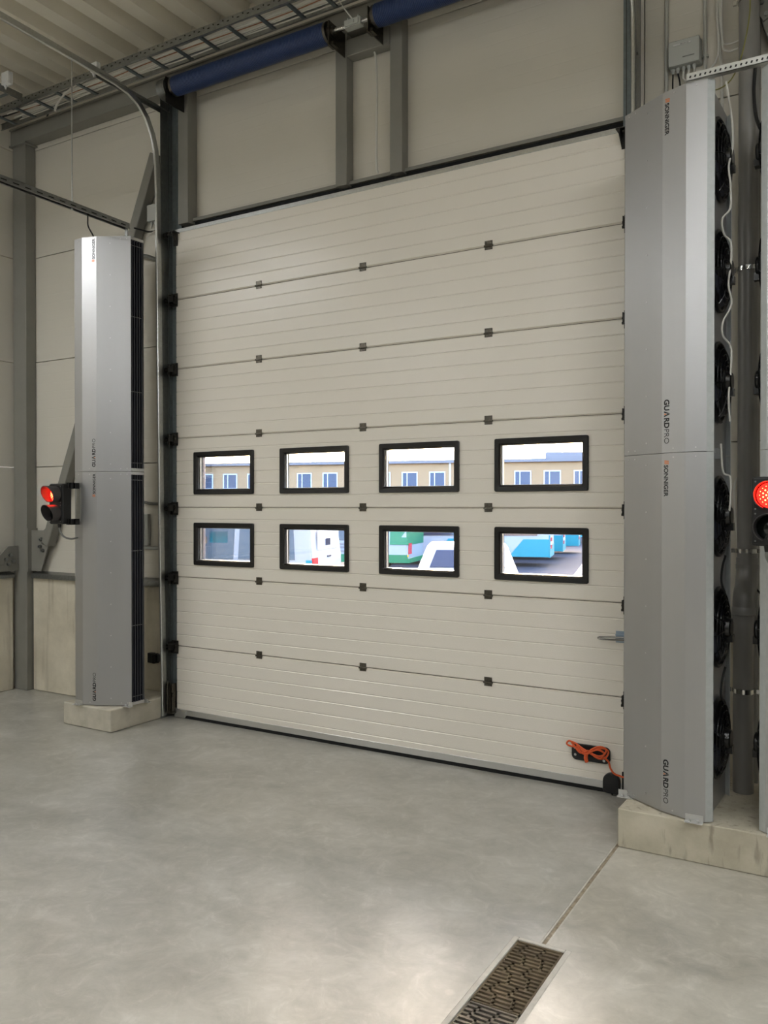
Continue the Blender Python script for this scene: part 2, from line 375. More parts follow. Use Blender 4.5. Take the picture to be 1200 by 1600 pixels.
# ---- ceiling: trapezoidal roof deck, ribs running towards the door wall
pr = []; x = -2.45; CZ = 6.0; pitch = .332
x = -.775-pitch*6
while x < 10.3:
    pr += [(x, CZ), (x+.145, CZ), (x+.185, CZ+.11), (x+.292, CZ+.11)]; x += pitch
m = MB(); n = len(pr)
m.add([(a, -22.1, z) for a, z in pr]+[(a, .3, z) for a, z in pr]+[(a, -22.1, z+.004) for a, z in pr]+[(a, .3, z+.004) for a, z in pr],
      [(i, i+1, n+i+1, n+i) for i in range(n-1)]+[(2*n+i, 3*n+i, 3*n+i+1, 2*n+i+1) for i in range(n-1)])
tag(m.build('ceiling', 'ceiling_sheet', smooth=False), kind='structure')
m = MB(); m.box(-2.6, 10.3, -22.2, .35, CZ+.13, CZ+.2); tag(m.build('ceiling_insulation', 'ceiling_sheet'), kind='structure')

# ---- steel frame
def struct(mb, name, mt='steel_paint', bevel=.006): return tag(mb.build(name, mt, bevel=bevel), kind='structure')
m = MB(); m.box(-2.262, -2.06, 0, .115, 0, 5.5); cc = struct(m, 'column')
m = MB(); m.box(-2.31, -2.03, -.03, .118, 5.5, 5.515); m.build('cap_plate', 'steel_paint', cc)
m = MB(); m.box(-2.27, 10.0, -.02, .115, 5.52, 5.66); bm_ = struct(m, 'beam')
m = MB(); m.box(-2.27, 10.0, -.035, .115, 5.66, 5.672); m.build('top_flange', 'steel_paint', bm_)
m = MB(); m.box(.02, .138, .0, .115, 4.335, 5.515); struct(m, 'door_post')
for a, b in ((1.67, 1.775), (2.16, 2.265)):
    m = MB(); m.box(a, b, .02, .115, TOP+.06, 5.515); struct(m, 'hanger_post')
m = MB(); m.box(1.775, 2.16, .015, .115, 5.33, 5.46); struct(m, 'hanger_beam')
m = MB(); m.box(4.59, 4.70, .0, .057, 0, 5.515); struct(m, 'column')
def brace(p0, p1, name):
    t = thing(name, ((p0[0]+p1[0])/2, .05, min(p0[1], p1[1])), None, None, kind='structure')
    m = MB(); m.bar((p0[0], .055, p0[1]), (p1[0], .055, p1[1]), .1, .1, side=(0, 1, 0)); m.build('tube', 'steel_paint', t, bevel=.01)
    return t
br = brace((-.285, 5.03), (-1.80, 1.48), 'wall_brace')
m = MB(); m.prism_d([(-2.055, 1.21), (-1.90, 1.21), (-1.70, 1.68), (-1.745, 1.70), (-1.86, 1.62), (-2.055, 1.62)], (0, .045, 0), (1, 0, 0), (0, 0, 1), (0, .014, 0)); m.build('gusset', 'steel_paint', br)
for bx, bz in ((-1.885, 1.53), (-1.845, 1.50), (-1.90, 1.46), (-1.86, 1.42)):
    m = MB(); m.cyl((bx, .048, bz), (bx, .018, bz), .018, 6); m.cyl((bx, .02, bz), (bx, .005, bz), .009, 8); m.build('bolt', 'galv', br)
m = MB(); m.box(-2.06, -2.045, -.0, .115, 1.2, 1.64); m.build('end_plate', 'steel_paint', br)
br2 = brace((4.62, 5.2), (5.75, 1.4), 'wall_brace')
m = MB(); m.prism_d([(4.57, 5.0), (4.72, 4.72), (4.80, 4.76), (4.74, 5.3), (4.57, 5.3)], (0, -.012, 0), (1, 0, 0), (0, 0, 1), (0, .012, 0)); m.build('gusset', 'steel_paint', br2)
for k in range(4):
    m = MB(); bx, bz = 4.665+.024*k, 4.98-.075*k; m.cyl((bx, -.012, bz), (bx, -.026, bz), .014, 6); m.build('bolt', 'galv', br2)
# bolted foot of the bracing on the side wall
br3 = thing('wall_brace', (-2.2, -.3, 1.2), None, None, kind='structure')
m = MB(); m.bar((-2.235, -.16, 1.30), (-2.235, -1.6, 2.1), .1, .09, side=(1, 0, 0)); m.build('tube', 'steel_paint', br3, bevel=.01)
m = MB(); m.prism_d([(-.005, 1.21), (-.30, 1.21), (-.30, 1.28), (-.12, 1.46), (-.005, 1.46)], (-2.20, 0, 0), (0, 1, 0), (0, 0, 1), (.012, 0, 0)); m.build('gusset', 'steel_paint', br3)
for by, bz in ((-.10, 1.37), (-.15, 1.33), (-.07, 1.31), (-.12, 1.28)):
    m = MB(); m.cyl((-2.19, by, bz), (-2.165, by, bz), .018, 6); m.build('bolt', 'galv', br3)

# ---- plinths
m = MB(); m.prism([(-.685, -.655), (-.092, -.662), (-.088, -.12), (-.12, -.06), (-.12, .058), (-.685, .058)], 0, .19)
tag(m.build('concrete_plinth', 'plinth', bevel=.014), 'low concrete plinth with rounded end under the complete air curtain near the hall corner', 'plinth')
m = MB(); m.prism([(4.088, -.822), (10.0, -.80), (10.0, .058), (4.12, .058)], 0, .213)
tag(m.build('concrete_plinth', 'plinth_stained', bevel=.008), 'long stained concrete plinth with dark run marks carrying pipe and two air curtains', 'plinth')

# ================================================================= DOOR
door = thing('door_1', (0, 0, 0), 'white ribbed overhead sectional door with two rows of four black framed windows', None, kind='structure')
WX = [.211, 1.147, 2.084, 3.019]; WW = .662; WH = .366
WZ = {2: 1.354, 3: 1.965}
def section(k):
    z0 = 0.045 if k == 0 else B0+(k-1)*S; z1 = B0+k*S; g = .0015
    pts = [(z0+g, .014), (z0+.010, 0.0)]
    for j in range(1, 6):
        zg = z1-S+j*S/6 if k == 0 else z0+j*S/6
        if zg > z0+.02: pts += [(zg-.006, 0.0), (zg, .0042), (zg+.006, 0.0)]
    pts += [(z1-.010, 0.0), (z1-g, .014)]
    hole = WZ.get(k)
    if hole is not None:
        pts = [p for p in pts if min(abs(p[0]-hole-.02), abs(p[0]-hole-WH+.02)) > .004]+[(hole+.02, 0.0), (hole+WH-.02, 0.0)]
        pts.sort()
    xs = [0.0]
    if hole is not None:
        for a in WX: xs += [a+.02, a+WW-.02]
    xs.append(W)
    m = MB(); nz = len(pts); nx = len(xs)
    V = [(a, y, z) for a in xs for z, y in pts]+[(a, .045, z) for a in xs for z, y in pts]; o = nz*nx; Fc = []
    inh = lambda i, j: hole is not None and i % 2 == 1 and pts[j][0] >= hole+.019 and pts[j+1][0] <= hole+WH-.019
    for i in range(nx-1):
        for j in range(nz-1):
            if inh(i, j): continue
            a, b, c, d = i*nz+j, (i+1)*nz+j, (i+1)*nz+j+1, i*nz+j+1
            Fc += [(a, b, c, d), (o+d, o+c, o+b, o+a)]
        for j in (0, nz-1):
            Fc.append((i*nz+j, (i+1)*nz+j, o+(i+1)*nz+j, o+i*nz+j))
        if hole is not None and i % 2 == 1:
            js = [j for j in range(nz-1) if inh(i, j)]
            for j in (js[0], js[-1]+1): Fc.append((i*nz+j, (i+1)*nz+j, o+(i+1)*nz+j, o+i*nz+j))
            for ii in (i, i+1):
                for j in js: Fc.append((ii*nz+j, ii*nz+j+1, o+ii*nz+j+1, o+ii*nz+j))
    for i in (0, nx-1):
        for j in range(nz-1): Fc.append((i*nz+j, i*nz+j+1, o+i*nz+j+1, o+i*nz+j))
    m.add(V, Fc); return m.build('section', 'door_white', door, smooth=False)
for k in range(7): section(k)
for k in range(6):
    m = MB(); m.box(0, W, .016, .04, B0+k*S-.012, B0+k*S+.012); m.build('joint_light_stop', 'rubber', door)  # strip added against light leaks, black to paint the joint's shade
# window frames with panes
def frame_mb(x0, x1, z0, z1, b, y0, y1):
    m = MB(); r = .012
    def rr(d, rad_):
        out = []
        for cx, cz, a in ((x1-d-rad_, z1-d-rad_, 0), (x0+d+rad_, z1-d-rad_, pi/2), (x0+d+rad_, z0+d+rad_, pi), (x1-d-rad_, z0+d+rad_, 1.5*pi)):
            out += [(cx+rad_*cos(a+t*pi/8), cz+rad_*sin(a+t*pi/8)) for t in range(5)]
        return out
    lay = [(rr(0, r), y1), (rr(0, r), y0+.004), (rr(.004, r), y0), (rr(b-.012, r), y0+.002), (rr(b, .006), y0+.016), (rr(b, .006), y1)]
    n = 20; vs_ = []
    for pl, y in lay: vs_ += [(a, y, z) for a, z in pl]
    fs_ = [(l*n+i, l*n+(i+1) % n, (l+1)*n+(i+1) % n, (l+1)*n+i) for l in range(5) for i in range(n)]
    return m.add(vs_, fs_)
f0 = frame_mb(0, WW, 0, WH, .044, -.018, .06)
fme = f0.mesh('window_frame', 'black_frame')
g0 = MB(); g0.box(.04, WW-.04, .012, .016, .04, WH-.04); g0.box(.04, WW-.04, .032, .036, .04, WH-.04); gme = g0.mesh('pane', 'glass')
l0 = MB(); t_ = .0035
for a, b, c, d in ((.044, WW-.044, .044, .044+t_), (.044, WW-.044, WH-.044-t_, WH-.044), (.044, .044+t_*1.6, .044, WH-.044), (WW-.044-t_, WW-.044, .044, WH-.044)): l0.box(a, b, .018, .031, c, d)
lme = l0.mesh('spacer_bar', 'alu_trim')
for k in (3, 2):
    for a in WX:
        fo = inst('window_frame', fme, door, (a, 0, WZ[k]))
        inst('pane', gme, fo, (a, 0, WZ[k])); inst('spacer_bar', lme, fo, (a, 0, WZ[k]))
# intermediate hinges
h = MB(); h.box(-.029, .029, -.004, 0, .004, .036); h.box(-.029, .029, -.004, 0, -.026, -.006); h.box(-.029, .029, -.012, -.002, -.008, .006)
h.cyl((-.031, -.010, -.001), (.036, -.010, -.001), .007, 10)
for a, z in ((-.02, .03), (.02, .03), (-.02, -.019), (.02, -.019)): h.cyl((a, -.003, z), (a, -.0085, z), .0055, 6)
hme = h.mesh('hinge', 'hinge_zinc')
for k in range(6):
    for a in (.926, 1.935, 2.969): inst('hinge', hme, door, (a, 0, B0+k*S))
# roller brackets at both ends
r = MB(); r.box(-.02, .055, -.006, 0, -.055, .06); r.box(-.02, .055, -.05, -.044, -.02, .03); r.box(-.02, -.014, -.05, 0, -.05, .05); r.box(.049, .055, -.05, 0, -.035, .035)
r.cyl((.06, -.035, .0), (-.085, -.035, .0), .0065, 10); r.cyl((-.055, -.035, 0), (-.082, -.035, 0), .023, 16); r.cyl((-.03, -.03, .03), (.062, -.03, .03), .009, 8)
for a, z in ((0, .048), (.035, .048), (0, -.045), (.035, -.045)): r.cyl((a, -.004, z), (a, -.014, z), .008, 6)
rme = r.mesh('roller_bracket', 'dark_steel')
for k in range(6):
    inst('roller_bracket', rme, door, (-.03, -.008, B0+k*S-.01))
    inst('roller_bracket', rme, door, (W+.056, -.008, B0+k*S-.01), (0, pi, 0))
# top brackets, top cap, bottom rail and seal
for sx, a in ((1, -.03), (-1, W+.03)):
    m = MB(); m.box(min(a, a+sx*.07), max(a, a+sx*.07), -.075, 0, TOP-.035, TOP-.029); m.prism_d([(-.075, TOP-.035), (-.07, TOP-.07), (0, TOP-.13), (0, TOP-.035)], (a+sx*.045, 0, 0), (0, 1, 0), (0, 0, 1), (sx*.006, 0, 0))
    m.box(min(a, a+sx*.05), max(a, a+sx*.05), -.004, 0, TOP-.14, TOP-.03); m.cyl((a+sx*.03, -.055, TOP-.05), (a-sx*.06, -.055, TOP-.05), .008, 10); m.cyl((a-sx*.02, -.055, TOP-.05), (a-sx*.055, -.055, TOP-.05), .024, 16)
    m.build('top_bracket', 'dark_steel', door)
m = MB(); m.box(-.005, W+.005, -.006, .05, TOP-.028, TOP+.004); m.build('top_cap', 'galv_bright', door, bevel=.002)
m = MB(); m.box(0, W, -.004, .049, .028, .078); m.build('bottom_rail', 'alu_trim', door, bevel=.003)
m = MB(); m.prism_d([(.005, 0.0), (.04, 0.0), (.046, .015), (.046, .03), (0, .03), (0, .015)], (0, 0, 0), (0, 1, 0), (0, 0, 1), (W, 0, 0)); m.build('bottom_seal', 'rubber', door)
m = MB(); m.prism_d([(-.02, .006), (.10, .006), (.115, .03), (.115, .07), (-.02, .085)], (0, -.012, 0), (1, 0, 0), (0, 0, 1), (0, .01, 0)); m.build('corner_guard', 'alu_trim', door)
m = MB(); m.box(-.075, -.012, -.06, -.054, .05, .30); m.box(-.075, -.069, -.06, .0, .05, .30); m.box(-.018, -.012, -.06, 0, .05, .30); m.box(-.08, 0, -.065, .0, .04, .052); m.cyl((-.06, -.035, .2), (.0, -.035, .2), .02, 12)
m.tube([(-.05, -.068, .07), (-.045, -.07, .19), (-.05, -.068, .27), (-.04, -.068, .33)], .006, 8, 4); m.build('cable_bracket', 'hinge_zinc', door)
# rope cleat plate, cable cap, latch
def rrect(x0, x1, z0, z1, r_, n=6):
    out = []
    for cx, cz, a in ((x1-r_, z1-r_, 0), (x0+r_, z1-r_, pi/2), (x0+r_, z0+r_, pi), (x1-r_, z0+r_, 1.5*pi)): out += [(cx+r_*cos(a+t*pi/2/n), cz+r_*sin(a+t*pi/2/n)) for t in range(n+1)]
    return out
m = MB(); m.prism_d(rrect(3.573, 3.827, .19, .298, .032), (0, -.02, 0), (1, 0, 0), (0, 0, 1), (0, .02, 0)); hp = m.build('pull_handle', 'black_plastic', door, bevel=.006)
m = MB(); m.prism_d(rrect(3.62, 3.78, .225, .27, .018), (0, -.024, 0), (1, 0, 0), (0, 0, 1), (0, .01, 0)); m.build('grip_recess', 'black_matte', hp)
for a, z in ((3.598, .272), (3.60, .226), (3.79, .212), (3.795, .262)):
    m = MB(); m.cyl((a, -.018, z), (a, -.025, z), .009, 10); m.build('screw', 'chrome', hp)
poly = [(3.783, .022), (3.795, .01), (3.88, .008), (3.893, .02)]+[(3.838+.055*cos(t*pi/10), .085+.057*sin(t*pi/10)) for t in range(11)]
m = MB(); m.prism_d(poly, (0, -.034, 0), (1, 0, 0), (0, 0, 1), (0, .034, 0)); cp = m.build('junction_cap', 'black_plastic', door, bevel=.008)
for a, z in ((3.797, .03), (3.872, .03), (3.838, .132)):
    m = MB(); m.cyl((a, -.032, z), (a, -.036, z), .006, 10); m.build('screw', 'dark_steel', cp)
m = MB(); m.tube([(3.84, -.02, .012), (3.85, -.03, -.0), (3.885, -.03, .002), (3.908, -.03, .03), (3.912, -.028, .08), (3.91, -.02, .16)], .005, 8, 5); m.build('seal_cable', 'cable_black', door)
m = MB(); m.box(3.86, 3.97, -.004, 0, .985, 1.06); m.box(3.86, 3.97, -.016, -.004, 1.03, 1.04); m.box(3.86, 3.97, -.016, -.004, 1.002, 1.012); lt = m.build('latch_plate', 'plate_blue', door)
m = MB(); m.tube([(3.97, -.02, 1.02), (3.90, -.03, 1.022), (3.79, -.055, 1.02), (3.765, -.075, 1.018), (3.79, -.085, 1.012), (3.88, -.05, 1.008), (3.95, -.03, 1.008)], .0065, 10, 6); m.build('latch_handle', 'chrome', lt)

# ---- orange rope coiled round the handle
rp = thing('rope', (3.7, -.04, .25), 'orange pull rope knotted in loops over the black door handle plate', 'rope')
pts = [(3.60, -.035, .30), (3.565, -.04, .315), (3.548, -.04, .295), (3.575, -.042, .282), (3.64, -.048, .285), (3.70, -.055, .262), (3.74, -.06, .285), (3.79, -.055, .302), (3.825, -.045, .285), (3.81, -.045, .245), (3.77, -.055, .23), (3.73, -.06, .25), (3.69, -.062, .262), (3.64, -.052, .252), (3.60, -.045, .288), (3.58, -.04, .31), (3.61, -.045, .305),
       (3.66, -.055, .28), (3.70, -.065, .268), (3.76, -.065, .25), (3.80, -.058, .262), (3.81, -.052, .298), (3.77, -.06, .31), (3.72, -.065, .285), (3.68, -.062, .25), (3.64, -.055, .262), (3.62, -.05, .3)]
m = MB(); m.tube(pts, .0062, 7, 6); m.build('loops', 'orange_rope', rp)
m = MB(); m.tube([(3.62, -.045, .295), (3.67, -.06, .262), (3.70, -.068, .275), (3.745, -.066, .243), (3.78, -.06, .236), (3.80, -.055, .27), (3.76, -.066, .29), (3.705, -.07, .262), (3.69, -.07, .24), (3.685, -.06, .205)], .0062, 7, 6); m.build('loops', 'orange_rope', rp)
m = MB(); m.tube([(3.688, -.07, .258), (3.684, -.068, .225), (3.69, -.065, .2)], [.012, .014, .012], 8, 0); m.build('knot', 'orange_rope', rp)
m = MB(); m.tube([(3.80, -.055, .245), (3.825, -.04, .215), (3.835, -.035, .175), (3.86, -.03, .142), (3.91, -.03, .13), (3.96, -.03, .122)], .0062, 7, 6); m.build('tail', 'orange_rope', rp)

# ================================================================= TRACKS AND COUNTERBALANCE
def sweep_track(x, sgn):
    path = [(-.070, .02), (-.10, 1.5), (-.118, 3.0), (-.135, 4.6), (-.145, 4.82), (-.16, 4.95), (-.195, 5.07), (-.26, 5.19), (-.35, 5.275), (-.46, 5.325), (-.60, 5.347), (-.99, 5.355), (-1.65, 5.362), (-6.0, 5.42)]
    prof = [(-.026, -.010), (-.026, .012), (.020, .012), (.026, .006), (.026, -.006), (.020, -.012), (.016, -.009), (.022, -.005), (.022, .005), (.018, .009), (-.022, .009), (-.022, -.010)]
    m = MB(); n = len(prof); vs_ = []
    for i, (y, z) in enumerate(path):
        a = path[max(i-1, 0)]; b = path[min(i+1, len(path)-1)]; dy, dz = b[0]-a[0], b[1]-a[1]; l = hypot(dy, dz); ny, nz = -dz/l, dy/l
        vs_ += [(x+sgn*v*1.0, y+ny*u, z+nz*u) for u, v in prof]
    return m.add(vs_, [(i*n+k, i*n+(k+1) % n, (i+1)*n+(k+1) % n, (i+1)*n+k) for i in range(len(path)-1) for k in range(n)])
def track(x, sgn, label):
    t = thing('door_track', (x, -.05, 0), label, 'door track', 'door guide tracks')
    sweep_track(x, sgn).build('rail', 'galv_bright', t)
    m = MB(); m.box(x-.004, x-.001, -.10, .05, 0, 5.45); m.build('angle_web', 'galv', t)
    m = MB(); m.box(min(x, x+sgn*.11), max(x, x+sgn*.11), .044, .05, 0, 5.45); m.build('angle_flange', 'galv_blue', t)
    m = MB(); m.box(x-.02, x+.02, -.78, -.0, 5.34, 5.344); m.box(x-.022, x-.018, -.78, 0, 5.31, 5.344); m.build('stay_bar', 'galv', t)
    for z in (.35, 1.1, 1.9, 2.7, 3.5, 4.2, 4.7):
        m = MB(); m.cyl((x, -.07, z), (x-sgn*.012, -.07, z), .009, 6); m.build('bolt', 'galv', t)
    return t
track(-.088, 1, 'bright galvanised door track that curves back under the roof beside the cable rod')
track(W+.088, -1, 'galvanised door track rising behind the brand-lettered air curtain with open fans')

cb = thing('torsion_spring_shaft', (2.0, -.15, 5.3), 'shaft with two fat blue torsion springs mounted above the overhead door', 'door spring')
SZ = 5.447; SY = -.15
m = MB(); m.cyl((-.06, SY, SZ), (4.05, SY, SZ), .0165, 16); m.build('shaft', 'chrome', cb)
def spring(x0, x1):
    m = MB(); n = 40; k = int((x1-x0)/.0135); vs_ = []; prof = []
    for i in range(k):
        a = x0+(x1-x0)*i/k; d = (x1-x0)/k
        prof += [(.0765, a), (.080, a+d*.3), (.080, a+d*.7)]
    prof += [(.0765, x1)]
    m.lathe((0, SY, SZ), (1, 0, 0), prof, n); return m.build('spring', 'spring_blue', cb)
spring(.15, 1.71); spring(2.155, 3.75)
for a, d in ((.15, -1), (1.71, 1), (2.155, -1), (3.75, 1)):
    m = MB(); m.cyl((a, SY, SZ), (a+d*.022, SY, SZ), .078, 32); m.cyl((a+d*.02, SY, SZ), (a+d*.05, SY, SZ), .045, 20)
    for q in range(3): m.box(*sorted((a+d*.02, a+d*.045)), SY+.05*cos(q*2.1)-.012, SY+.05*cos(q*2.1)+.012, SZ+.05*sin(q*2.1)-.012, SZ+.05*sin(q*2.1)+.012)
    m.build('spring_plug', 'hinge_zinc', cb)
for a in (1.755, 2.10):
    m = MB(); m.box(a, a+.006, SY-.055, .02, SZ-.12, SZ+.06); m.cyl((a-.015, SY, SZ), (a+.02, SY, SZ), .035, 16); m.box(a-.02, a+.03, SY-.03, SY+.04, SZ-.115, SZ-.09); m.build('bearing_plate', 'hinge_zinc', cb)
m = MB(); m.box(1.88, 2.02, SY-.026, SY+.026, SZ-.028, SZ+.03); m.box(1.895, 2.005, SY-.034, SY-.026, SZ-.02, SZ+.02); m.box(1.93, 1.97, SY-.04, SY-.034, SZ-.012, SZ+.012)
for a in (1.905, 1.995): m.cyl((a, SY-.01, SZ+.03), (a, SY-.01, SZ+.048), .008, 8)
m.build('shaft_coupling', 'box_grey', cb)
for a, sg in ((-.005, 1), (W+.005, -1)):
    m = MB(); prof = []
    for i in range(8): prof += [(.085, a+sg*(.010*i)), (.079, a+sg*(.010*i+.005))]
    prof = [(.02, a)]+prof+[(.09, a+sg*.082), (.09, a+sg*.09), (.02, a+sg*.09)]
    m.lathe((0, SY, SZ), (1, 0, 0), prof, 32); m.build('cable_drum', 'galv', cb)
    m = MB(); m.box(a+sg*.1-.003, a+sg*.1+.003, SY-.07, .0, SZ-.15, SZ+.07); m.cyl((a+sg*.09, SY, SZ), (a+sg*.125, SY, SZ), .045, 16); m.build('end_bearing', 'dark_steel', cb)
    m = MB(); m.cyl((a-sg*.02, SY+.08, SZ), (-.03 if sg > 0 else W+.03, -.05, .3), .0025, 6); m.build('lift_cable', 'dark_steel', cb)
# hanging pull cords
m = MB(); m.tube([(1.985, .08, 5.36), (2.02, .05, 5.25), (2.035, .04, 5.0), (2.03, .04, 4.7), (2.025, .05, 4.45), (2.03, .07, 4.40)], .009, 8, 5)
tag(m.build('cord', 'cable_white'), 'thin white cord hanging between the two posts above the door', 'cord')
m = MB(); m.tube([(1.80, -.18, 5.72), (1.86, -.17, 5.6), (1.945, -.155, 5.478)], .005, 8, 3)
tag(m.build('cord', 'cable_white'), 'thin pale cord dropping from the cable ladder to the spring shaft coupling', 'cord')

# ================================================================= CABLE LADDER
TZ = 5.6
tr = thing('cable_ladder', (1.5, -.3, TZ), 'galvanised cable ladder with perforated rails running under the roof deck', 'cable tray')
YN, YF = -.415, -.165
def rail(y, d, x0=-2.2, x1=7.0):
    m = MB(); m.box(x0, x1, y-.0012, y+.0012, TZ, TZ+.06); m.box(x0, x1, min(y, y+d*.016), max(y, y+d*.016), TZ-.001, TZ+.001); m.box(x0, x1, min(y, y+d*.014), max(y, y+d*.014), TZ+.058, TZ+.06); return m
rail(YN, 1).build('side_rail', 'galv', tr); rail(YF, -1).build('side_rail', 'galv', tr)
m = MB()
for k in range(int(9.2/.1)):
    a = -2.15+.1*k; m.box(a, a+.022, YN-.0022, YN-.001, TZ+.026, TZ+.034)
    m.cyl((a+.06, YN-.001, TZ+.045), (a+.06, YN-.004, TZ+.045), .006, 6)
tag(m.build('rail_slots', 'black_matte', tr), kind='stuff')
for k in range(30):
    a = -1.98+.29*k
    m = MB(); m.box(a, a+.032, YN, YF, TZ+.001, TZ+.003); m.box(a, a+.003, YN, YF, TZ+.001, TZ+.014); m.box(a+.029, a+.032, YN, YF, TZ+.001, TZ+.014)
    m.build('rung', 'galv_blue', tr)
def cable(pts, r_, mt, label, group=None, smooth=5, n=7):
    m = MB(); m.tube(pts, r_, n, smooth); return tag(m.build('cable', mt), label, 'cable', group)
for i, (y0, mt) in enumerate(((-.395, 'cable_white'), (-.38, 'cable_white'), (-.36, 'cable_grey'), (-.335, 'cable_white'), (-.318, 'cable_white'), (-.295, 'cable_copper'), (-.272, 'cable_white'), (-.25, 'cable_white'), (-.228, 'cable_white'), (-.20, 'cable_white'))):
    pts = []; a = -1.9+.2*rng.random()
    while a < 7: pts.append((a, y0+rng.uniform(-.014, .014), TZ+.014+rng.uniform(0, .012))); a += .55
    lab = 'brown cable lying along the cable ladder among pale ones' if mt == 'cable_copper' else ('grey cable lying along the cable ladder' if mt == 'cable_grey' else 'pale cable lying along the cable ladder under the roof')
    cable(pts, rng.choice((.004, .0055, .007)), mt, lab, None if mt != 'cable_white' else 'pale cables on the ladder', 2, 6)
# ladder turning along the side wall
tr2 = thing('cable_ladder', (-1.9, -1.2, TZ), 'short branch of cable ladder turning along the side wall at the hall corner', 'cable tray')
for a, d in ((-2.12, 1), (-1.512, -1)):
    m = MB(); m.box(a-.0012, a+.0012, -4.5, -.43, TZ+.02, TZ+.08); m.box(min(a, a+d*.016), max(a, a+d*.016), -4.5, -.43, TZ+.02, TZ+.022); m.build('side_rail', 'galv', tr2)
for k in range(11):
    b = -.56-.3*k; m = MB(); m.box(-2.12, -1.512, b-.032, b, TZ+.021, TZ+.024); m.build('rung', 'galv_blue', tr2)
cable([(-.55, -.40, 5.625), (-.9, -.36, 5.62), (-1.15, -.30, 5.60), (-1.35, -.20, 5.59), (-1.42, -.1, 5.64)], .011, 'cable_white', 'thick pale cable looping out of the ladder near the corner column')
cable([(-1.70, -.02, 5.685), (-1.55, -.12, 5.66), (-1.5, -.19, 5.68), (-1.62, -.26, 5.66), (-1.85, -.3, 5.63), (-2.2, -.4, 5.58)], .008, 'cable_black', 'black cable running along the corner beam under the ladder')
def junction(name, x, y, z, sx, sy, sz, label, mt='white_housing', glands=(), cat='junction box'):
    t = thing(name, (x, y, z), label, cat)
    m = MB(); m.box(x-sx/2, x+sx/2, y-sy, y-sy*.3, z, z+sz); m.build('lid', mt, t, bevel=.006)
    m = MB(); m.box(x-sx/2-.002, x+sx/2+.002, y-sy*.32, y, z-.002, z+sz+.002); m.build('case', mt, t, bevel=.004)
    for gx in glands:
        m = MB(); m.cyl((x+gx, y-sy*.5, z), (x+gx, y-sy*.5, z-.014), .013, 8); m.cyl((x+gx, y-sy*.5, z-.012), (x+gx, y-sy*.5, z-.032), .011, 12, .007); m.build('gland', mt, t)
    return t
junction('junction_box', -1.46, -.60, 5.665, .10, .05, .11, 'small white box on the ladder branch at the hall corner', glands=(-.02,))
junction('junction_box', -.50, -.43, 5.60, .08, .045, .08, 'small white box clipped to the cable ladder beside the curved track', glands=(-.02,))
junction('junction_box', -.345, .12, 4.45, .14, .07, .15, 'grey box on the wall beside the door track above the complete air curtain', 'box_grey', (-.04, 0, .04))
cable([(-.385, .085, 4.42), (-.37, .06, 4.38), (-.33, .05, 4.36), (-.29, .06, 4.38), (-.28, .085, 4.44)], .009, 'cable_white', 'white cable looped under the wall box beside the left door track')
cable([(-.345, .085, 4.42), (-.33, .07, 4.40), (-.30, .08, 4.42)], .008, 'cable_white', 'short white cable bent tightly below the wall box')
cable([(-.47, -.05, 4.375), (-.42, .08, 4.37), (-.36, .08, 4.37)], .007, 'cable_black', 'short black cable between the brace and the wall box')
jb = junction('junction_box', 4.262, .12, 4.615, .185, .085, .155, 'larger grey control box on the wall above the lettered air curtain', 'box_grey', (-.072, -.042, -.008, .024, .056))
m = MB(); m.box(4.20, 4.305, .033, .0345, 4.735, 4.745); m.build('label_strip', 'white_print', jb)
me, wd = text_mesh('BS-A 24-11D', .009); put_text(me, 'black_ink', jb, (4.243, .0322, 4.7375), (1, 0, 0), (0, 0, 1))
m = MB(); m.box(4.255, 4.325, .033, .0345, 4.655, 4.661); m.build('label_strip', 'cable_grey', jb)
for i, (gx, pts) in enumerate(((-.008, [(4.254, .0775, 4.585), (4.258, .06, 4.53), (4.30, .0, 4.47), (4.34, -.1, 4.40), (4.36, -.2, 4.2)]), (.024, [(4.286, .0775, 4.585), (4.29, .06, 4.54), (4.33, .02, 4.50), (4.38, -.05, 4.47), (4.40, -.15, 4.2)]), (.056, [(4.318, .0775, 4.585), (4.325, .07, 4.55), (4.37, .06, 4.53), (4.43, .06, 4.57), (4.46, .07, 4.66), (4.45, .08, 4.9), (4.44, .08, 5.5)]))):
    cable(pts, .007, 'cable_white', ('white cable from the control box middle gland down behind the air curtain', 'white cable from the second last control box gland down behind the air curtain', 'white cable from the last control box gland rising up the wall')[i])
cable([(4.19, .0775, 4.585), (4.19, .07, 4.5), (4.20, .05, 4.3)], .005, 'cable_black', 'thin black cable from the first gland of the control box')
cable([(4.22, .0775, 4.585), (4.235, .07, 4.5), (4.25, .05, 4.3)], .005, 'cable_black', 'thin black cable from the second gland of the control box')
def conduit(x, y, z0, z1, r_, label, saddles=()):
    t = thing('conduit', (x, y, z0), label, 'conduit'); m = MB(); m.cyl((x, y, z0), (x, y, z1), r_, 12); m.build('pipe', 'conduit', t)
    for z in saddles: m = MB(); m.cyl((x, y, z-.008), (x, y, z+.008), r_+.004, 12); m.box(x-.02, x+.02, y, WY, z-.006, z+.006); m.build('saddle', 'box_grey', t)
conduit(4.145, .10, 4.1, 5.5, .012, 'pale conduit on the wall just beside the right door track', (4.4,))
conduit(4.377, .10, 3.4, 5.5, .011, 'pale conduit on the wall passing beside the control box', (4.66,))
cable([(4.432, .09, 5.5), (4.448, .09, 4.9), (4.475, .09, 4.5), (4.48, .09, 4.0)], .009, 'cable_white', 'thick white cable running down the wall near the grey drain pipe')
cable([(4.452, .085, 5.5), (4.462, .085, 4.95), (4.482, .08, 4.72), (4.52, .03, 4.66), (4.60, .0, 4.65)], .007, 'cable_white', 'white cable curving off the wall towards the drain pipe, upper one')
